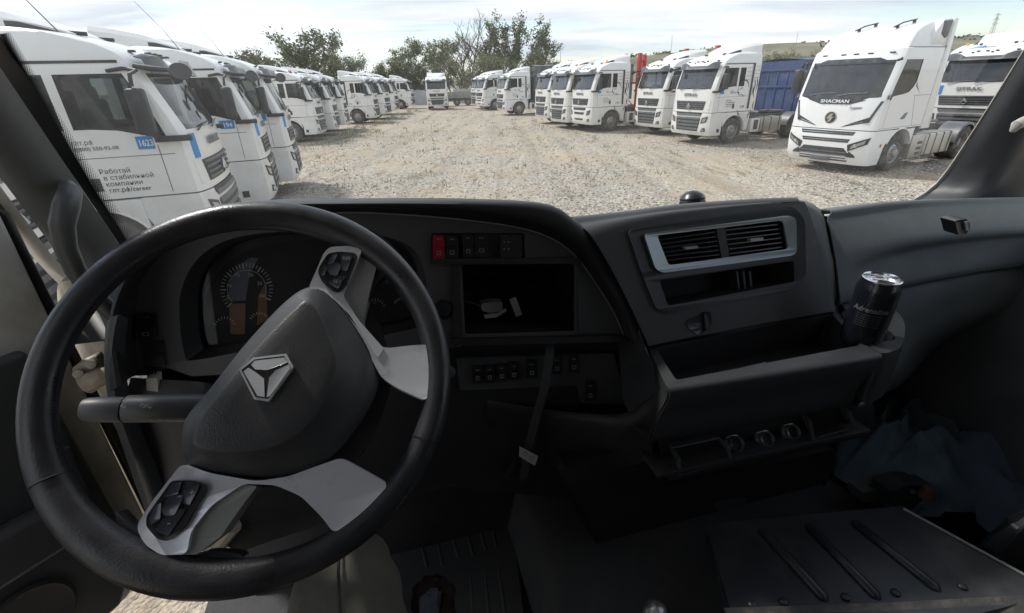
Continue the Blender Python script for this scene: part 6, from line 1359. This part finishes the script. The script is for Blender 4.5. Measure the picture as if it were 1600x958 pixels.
# rubber mat with ribs and a torn hole
mt = ithing('floor_mat', 'worn black ribbed rubber mat with a torn brown hole in the driver footwell', 'floor mat', CP(-.05, .7, -1.23)); zf = -1.222
b = MB(); 
hole = [tuple(p) for p in cr2d([(648, 915), (672, 900), (700, 905), (712, 930), (708, 975), (660, 980), (645, 950)], 4)]; rg = random.Random(5); hole = [(x+rg.uniform(-3, 3), y+rg.uniform(-3, 3)) for x, y in hole]
outm = [(560, 740), (640, 722), (780, 728), (800, 800), (808, 880), (822, 990), (600, 1010), (540, 900)]
loops = [[H(x, y, zf) for x, y in outm], [H(x, y, zf) for x, y in hole]]; tri = tessellate_polygon(loops); fl = loops[0]+loops[1]; b.add(fl, list(tri)); iobj('mat', b, MATM, mt, solid=.006)
b = MB()
for r0_, r1_, x0 in (((655, 838), (668, 888), 0), ((680, 828), (692, 885), 0), ((703, 820), (716, 872), 0), ((725, 812), (740, 870), 0), ((745, 808), (760, 862), 0), ((765, 806), (776, 856), 0), ((735, 895), (740, 975), 0), ((757, 890), (766, 975), 0), ((778, 882), (792, 975), 0)): b.tube([H(*r0_, zf+.003), H(*r1_, zf+.003)], [.006, .008], 8, flat=.6)
iobj('rib', b, MATM, mt, smooth=60); b = MB(); b.add([H(x, y, zf-.004) for x, y in [(x*1.0+(x-680)*.1, y+(y-940)*.1) for x, y in hole]], [tuple(range(len(hole)))]); iobj('torn_patch', b, mat('torn_brown_felt', (.07, .05, .04), .95, bump=(80, 1, .01), var=(40, .5)), mt)
pd = ithing('pedal_plate', 'worn bluish metal plate showing through the hole in the mat', 'metal plate', H(672, 940, zf)); b = MB(); b.add([H(x, y, zf+.004) for x, y in ((656, 935), (672, 922), (690, 925), (684, 975), (655, 975))], [(0, 1, 2, 3, 4)]); b.add([H(x, y, zf+.008) for x, y in ((672, 920), (684, 920), (682, 975), (674, 975))], [(0, 1, 2, 3)]); iobj('plate', b, mat('worn_blue_metal', (.28, .32, .38), .5, .4, dirt=(60, .6, (.08, .06, .05), .45)), pd, solid=.003)
# gear knob
gk = ithing('gear_knob', 'polished metal gear knob at the bottom edge', 'gear knob', H(1022, 955, -.95)); b = MB(); p = C(1022, 962, .50); b.lathe([(.012, -.10), (.014, -.03), (.022, -.01), (.024, .008), (.02, .022), (.010, .029), (.001, .030)], 28, M.Translation(p) @ M.Rotation(radians(10), 4, 'Y')); iobj('knob', b, mat('brushed_knob', (.5, .5, .5), .35, .8, var=(60, .3)), gk, smooth=60)
# ribbed black panel right of the gear lever
rp = ithing('ribbed_panel', 'black ribbed metal cover panel with bolts lying over the tunnel at lower right', 'cover panel', H(1330, 870, -.93)); ZP = -.93
b = MB(); po = [(1108, 822), (1412, 794), (1420, 800), (1600, 900), (1640, 925), (1400, 985), (1160, 1000)]; top_ = [H(x, y, ZP) for x, y in po]; n_ = len(top_)
b.add(top_+[p+V((0, 0, -.035)) for p in top_], [tuple(range(n_)), tuple(range(2*n_-1, n_-1, -1))]+[(i, (i+1) % n_, n_+(i+1) % n_, n_+i) for i in range(n_)]); iobj('plate', b, PANELM, rp, bevel=.006, seg=3)
for a, c in (((1190, 828), (1290, 938)), ((1262, 822), (1372, 935)), ((1333, 816), (1466, 922))):
    b = MB(); A_, B_ = H(*a, ZP), H(*c, ZP); b.tube([A_-(B_-A_)*.02+V((0, 0, -.002)), A_+(B_-A_)*.03+V((0, 0, .002)), B_-(B_-A_)*.03+V((0, 0, .002)), B_+(B_-A_)*.02+V((0, 0, -.002))], [.004, .011, .011, .004], 12, flat=.7); iobj('rib', b, PANELM, rp, smooth=60)
for x, y in ((1224, 941), (1321, 934), (1399, 927), (1503, 917), (1175, 945)):
    b = MB(); b.lathe([(.001, .006), (.005, .006), (.008, .004), (.0085, 0), (.012, -.001)], 16, M.Translation(H(x, y, ZP))); iobj('bolt', b, mat('old_bolt', (.06, .06, .06), .4, .5), rp, smooth=40)
b = MB(); b.tube([H(1412, 795, ZP+.002), H(1600, 898, ZP+.002)], .003, 6); iobj('edge_strip', b, SATIND, rp)
b = MB(); q = [H(1130, 952, ZP-.0), H(1400, 943, ZP), H(1640, 930, ZP)]; b.grid([[p+V((0, 0, .004)) for p in q], [p+V((0, -.05, -.03)) for p in q]]); iobj('worn_flange', b, mat('worn_flange', (.11, .11, .11), .45, dirt=(30, .8, (.25, .22, .19), .45), bump=(80, .6, .003)), rp, solid=.004)
b = MB(); slab(b, [(1560, 875), (1600, 830), (1680, 800), (1680, 930), (1600, 915)], (.40, 0, 0), .03); sq = ithing('seat_edge', 'dark worn edge of the passenger seat at the right border', 'seat', C(1600, 900, .40)); iobj('cushion', b, PANELM, sq, bevel=.01)
# cloth heaps in the passenger footwell
def cloth(name, label, cen, rx, ry, h, seed, zb, m=CLOTH):
    t = ithing(name, label, 'cloth', cen); b = MB(); n = 56; rows = []
    for j in range(n):
        row = []
        for i in range(n):
            u, v = i/(n-1)*2-1, j/(n-1)*2-1; r_ = sqrt(u*u+v*v); e = max(0, 1-r_**2.2)
            s_ = noise.noise(V((u*1.1+seed, v*1.1, 0))); wu_ = u+.45*noise.noise(V((u*1.6, v*1.6, seed))); wv_ = v+.45*noise.noise(V((u*1.6+9, v*1.6, seed)))
            rd = 1-min(1, 2.4*abs(noise.noise(V((wu_*1.5+seed, wv_*3.2, 2))))); rd2 = 1-min(1, 2.4*abs(noise.noise(V((wu_*4.0, wv_*2.0+seed, 5)))))
            z = h*e**.7*(.55+.32*rd+.25*s_)+.022*rd2*(e+.1)
            if r_ > 1.05: z = -.02
            row.append(V(cen)+V((u*rx*(1+.15*s_), v*ry*(1+.12*sin(u*4+seed)), z)))
        rows.append(row)
    b.grid(rows); iobj('folds', b, m, t, smooth=80, solid=.003)
b = MB(); b.box(1.18, 1.46, .25, 1.14, -1.24, -1.20)
cloth('jacket_heap', 'crumpled slate blue jacket heaped on the floor under the dash, nearer the shelf', H(1400, 712, -1.04), .23, .19, .20, 1.3, 0)
cloth('jacket_heap', 'dark blue cloth heap at the right border of the footwell', H(1560, 745, -1.04), .20, .22, .19, 6.1, 0, mat('navy_cloth', (.06, .08, .115), .85, bump=(700, .3, .0006), var=(10, .15)))
# bits lying between panel and cloth
tb = ithing('box_lid', 'small dark plastic box lying in front of the jacket heap', 'box', H(1370, 782, -1.0)); b = MB(); slab(b, rpoly([(1346, 770), (1385, 762), (1388, 788), (1346, 784)], 2), (.63, 0, 0), .04); iobj('lid', b, DASHM, tb, bevel=.003)
tb = ithing('mechanism', 'dark metal seat mechanism with rusty cap between the cloth heaps', 'mechanism', H(1450, 780, -1.0)); b = MB(); slab(b, rpoly([(1390, 768), (1420, 758), (1490, 762), (1500, 795), (1450, 800), (1392, 790)], 3), (.60, 0, 0), .05); iobj('bracket', b, DASHB, tb, bevel=.004)
b = MB(); b.lathe([(.001, .02), (.012, .018), (.016, .006), (.02, 0), (.022, -.01)], 14, M.Translation(C(1448, 770, .585))); iobj('rusty_cap', b, mat('rusted_cap', (.09, .045, .035), .8, bump=(200, .6, .002)), tb)
for x, y in ((1425, 768), (1470, 788), (1440, 792), (1478, 776)): b = MB(); b.lathe([(.001, .006), (.006, .005), (.007, 0)], 10, M.Translation(C(x, y, .590)) @ M.Rotation(radians(60), 4, 'X')); iobj('bolt', b, DASHM, tb)
tb = ithing('hose', 'black corrugated hose running down to the passenger seat', 'hose', H(1500, 800, -1.0)); b = MB(); b.tube(L3((1466, 700, .72), (1490, 745, .66), (1520, 800, .58), (1545, 860, .50)), .014, 12); iobj('tube', b, SWM, tb, smooth=60)

# ---- open driver's door
hx, hy = -.655, .93; du = V((-.62, -.785, 0)).normalized(); dn = V((du.y*-1, du.x, 0)).normalized()   # du from hinge to latch; dn faces the cab
if dn.x < 0: dn = -dn
def DP(s_, z, o=0): return V((hx, hy, 0))+du*s_+V((0, 0, z))+dn*o
door = ithing('driver_door', 'open driver door with dark inner trim, speaker and white painted front edge', 'door', DP(0, -1.1))
def dslab(b, poly, o, th, mi=0): b.prism(poly, lambda s_, z: DP(s_, z, o), lambda s_, z: DP(s_, z, o-th), mi)
b = MB(); dslab(b, [(-.045, -.16), (.0, -.16), (.10, -.36), (.98, -.36), (.98, -1.0), (.80, -1.05), (.06, -1.03), (-.03, -.96)], -.004, .05); iobj('door_panel', b, BODYW, door, bevel=.01, smooth=40)
b = MB(); dslab(b, [(.016, -.40), (.96, -.40), (.96, -.98), (.80, -1.03), (.08, -1.015), (.016, -.92)], .018, .03); inner_ = iobj('inner_trim', b, DASHM, door, bevel=.012, seg=3, smooth=50)
b = MB(); dslab(b, [(.075, -.68), (.95, -.60), (.95, -.70), (.6, -.74), (.075, -.78)], .055, .04); iobj('armrest', b, FACM, door, bevel=.014, seg=3, smooth=50)
b = MB(); dslab(b, [(.03, -.60), (.07, -.60), (.08, -.72), (.04, -.72)], .03, .02); iobj('door_pocket', b, DASHM, door, bevel=.006)
b = MB(); Td = M.Translation(DP(.20, -.885, .02)) @ dn.to_track_quat('Z', 'Y').to_matrix().to_4x4(); b.lathe([(.070, 0), (.074, .005), (.067, .008), (.063, .005), (.001, .006)], 32, Td); iobj('speaker', b, mat('speaker_mesh', (.03, .03, .03), .6, bump=(900, .8, .002)), door, smooth=50)
b = MB(); b.tube([DP(-.048, -1.0, -.02), DP(-.05, -.18, -.02), DP(.16, .12, -.02), DP(.42, .5, -.02)], .010, 8); iobj('rubber_seal', b, SEALM, door, smooth=60)
b = MB()
P_ = [(-.045, -.155), (.0, -.155), (.20, .12), (.46, .5), (.98, .52), (.98, .58), (.42, .57), (.15, .14)]
dslab(b, P_, 0, .03); dslab(b, [(.92, -.40), (.98, -.40), (.98, .54), (.92, .54)], 0, .03); iobj('window_frame', b, BODYW, door, bevel=.006)
b = MB(); dslab(b, [(.06, -.34), (.92, -.36), (.92, .52), (.46, .5), (.20, .12), (.0, -.16)], -.012, .004); iobj('door_glass', b, glass('door_window', (.9, .93, .92), .02, .03), door)
# steps below the door
stp = ithing('entry_step', 'dusty pale entry step below the open driver door', 'step', CP(-.85, .35, -1.7)); b = MB()
b.box(-1.0, -.62, .05, .95, -1.50, -1.46); b.box(-1.08, -.74, .05, .95, -1.86, -1.82)
for k in range(5): b.box(-.98, -.66, .12+k*.16, .14+k*.16, -1.46, -1.452)
iobj('tread', b, mat('dusty_step', (.50, .46, .38), .8, dirt=(8, .5, (.30, .25, .18), .45), bump=(60, .3, .003)), stp, bevel=.004)
b = MB(); b.grid([[CP(-.60, .0, -1.24), CP(-.60, .98, -1.24)], [CP(-.66, .0, -1.40), CP(-.66, .98, -1.40)], [CP(-.70, .0, -1.9), CP(-.70, .98, -1.9)]]); iobj('sill', b, DIRTY, stp, solid=.01)
b = MB(); b.tube(L3((330, 868, .80), (345, 845, .80), (362, 820, .80)), [.02, .016, .02], 10); iobj('bracket', b, DIRTY, stp)

# ---- driver: seated legs in olive trousers, one body below the camera
drv = ithing('person', 'seated driver in olive trousers and dark boots, legs under the steering wheel', 'person', CP(-.24, -.15, -.75))
import itertools
me = bpy.data.meshes.new('body'); J = [CP(-.22, -.20, -.66), CP(-.22, -.24, -.50), CP(-.22, -.26, -.34), CP(-.12, -.16, -.70), CP(-.11, .10, -.70), CP(-.135, .40, -.69), CP(-.155, .56, -.70), CP(-.17, .63, -.86), CP(-.21, .70, -1.10),
     CP(-.34, -.16, -.70), CP(-.44, .10, -.69), CP(-.51, .36, -.675), CP(-.53, .47, -.71), CP(-.50, .55, -.92), CP(-.46, .60, -1.12)]
E_ = [(0, 1), (1, 2), (0, 3), (3, 4), (4, 5), (5, 6), (6, 7), (7, 8), (0, 9), (9, 10), (10, 11), (11, 12), (12, 13), (13, 14)]
base = BASES[drv.name]; me.from_pydata([tuple(p-base) for p in J], E_, []); o = bpy.data.objects.new('tmp', me); COL.objects.link(o); md = o.modifiers.new('k', 'SKIN')
RAD = [.16, .16, .17, .105, .10, .088, .080, .070, .060, .105, .10, .088, .080, .070, .060]
for i, v in enumerate(me.skin_vertices[0].data): v.radius = (RAD[i], RAD[i])
me.skin_vertices[0].data[0].use_root = True
md2 = o.modifiers.new('s', 'SUBSURF'); md2.levels = md2.render_levels = 3; dg = bpy.context.evaluated_depsgraph_get(); dg.update(); bm_ = bpy.data.meshes.new_from_object(o.evaluated_get(dg)); bpy.data.objects.remove(o)
for v in bm_.vertices:
    p = v.co; v.co += v.normal*(.010*noise.noise(V((p.x*9, p.y*5, p.z*9)))+.006*abs(sin(p.y*30+noise.noise(p*8)*5))*(1 if abs(p.y-.65) < .14 or p.z < .05 else .3))
bm_.polygons.foreach_set('use_smooth', [True]*len(bm_.polygons)); bm_.materials.clear(); bm_.materials.append(TROUS); po_ = obj('trousers', bm_, drv)
for fx, fy in ((-.215, .72), (-.455, .62)):
    b = MB(); b.tube([CP(fx, fy-.06, -1.18), CP(fx, fy+.02, -1.185), CP(fx-.005, fy+.12, -1.20), CP(fx-.005, fy+.18, -1.205)], [.045, .048, .045, .030], 14, flat=.8); b.tube([CP(fx, fy-.03, -1.10), CP(fx, fy-.02, -1.18)], [.052, .050], 14); iobj('boot', b, mat('boot_leather', (.03, .027, .025), .6), drv, smooth=60)
b = MB(); b.tube([CP(-.125, .34, -.603), CP(-.14, .48, -.606), CP(-.15, .60, -.635), CP(-.155, .68, -.75)], .0022, 6); iobj('trouser_seam', b, mat('seam_thread', (.03, .028, .025), .9), drv)
ds = ithing('driver_seat', 'dark driver seat under the seated person', 'seat', CP(-.24, -.2, -1.0)); b = MB(); b.box(-.52, .04, -.35, .22, -.92, -.80); b.box(-.50, .02, -.55, -.40, -.85, .0); b.box(-.45, -.05, -.3, .2, -1.23, -.92); iobj('cushion', b, SEATM, ds, bevel=.03, seg=3)
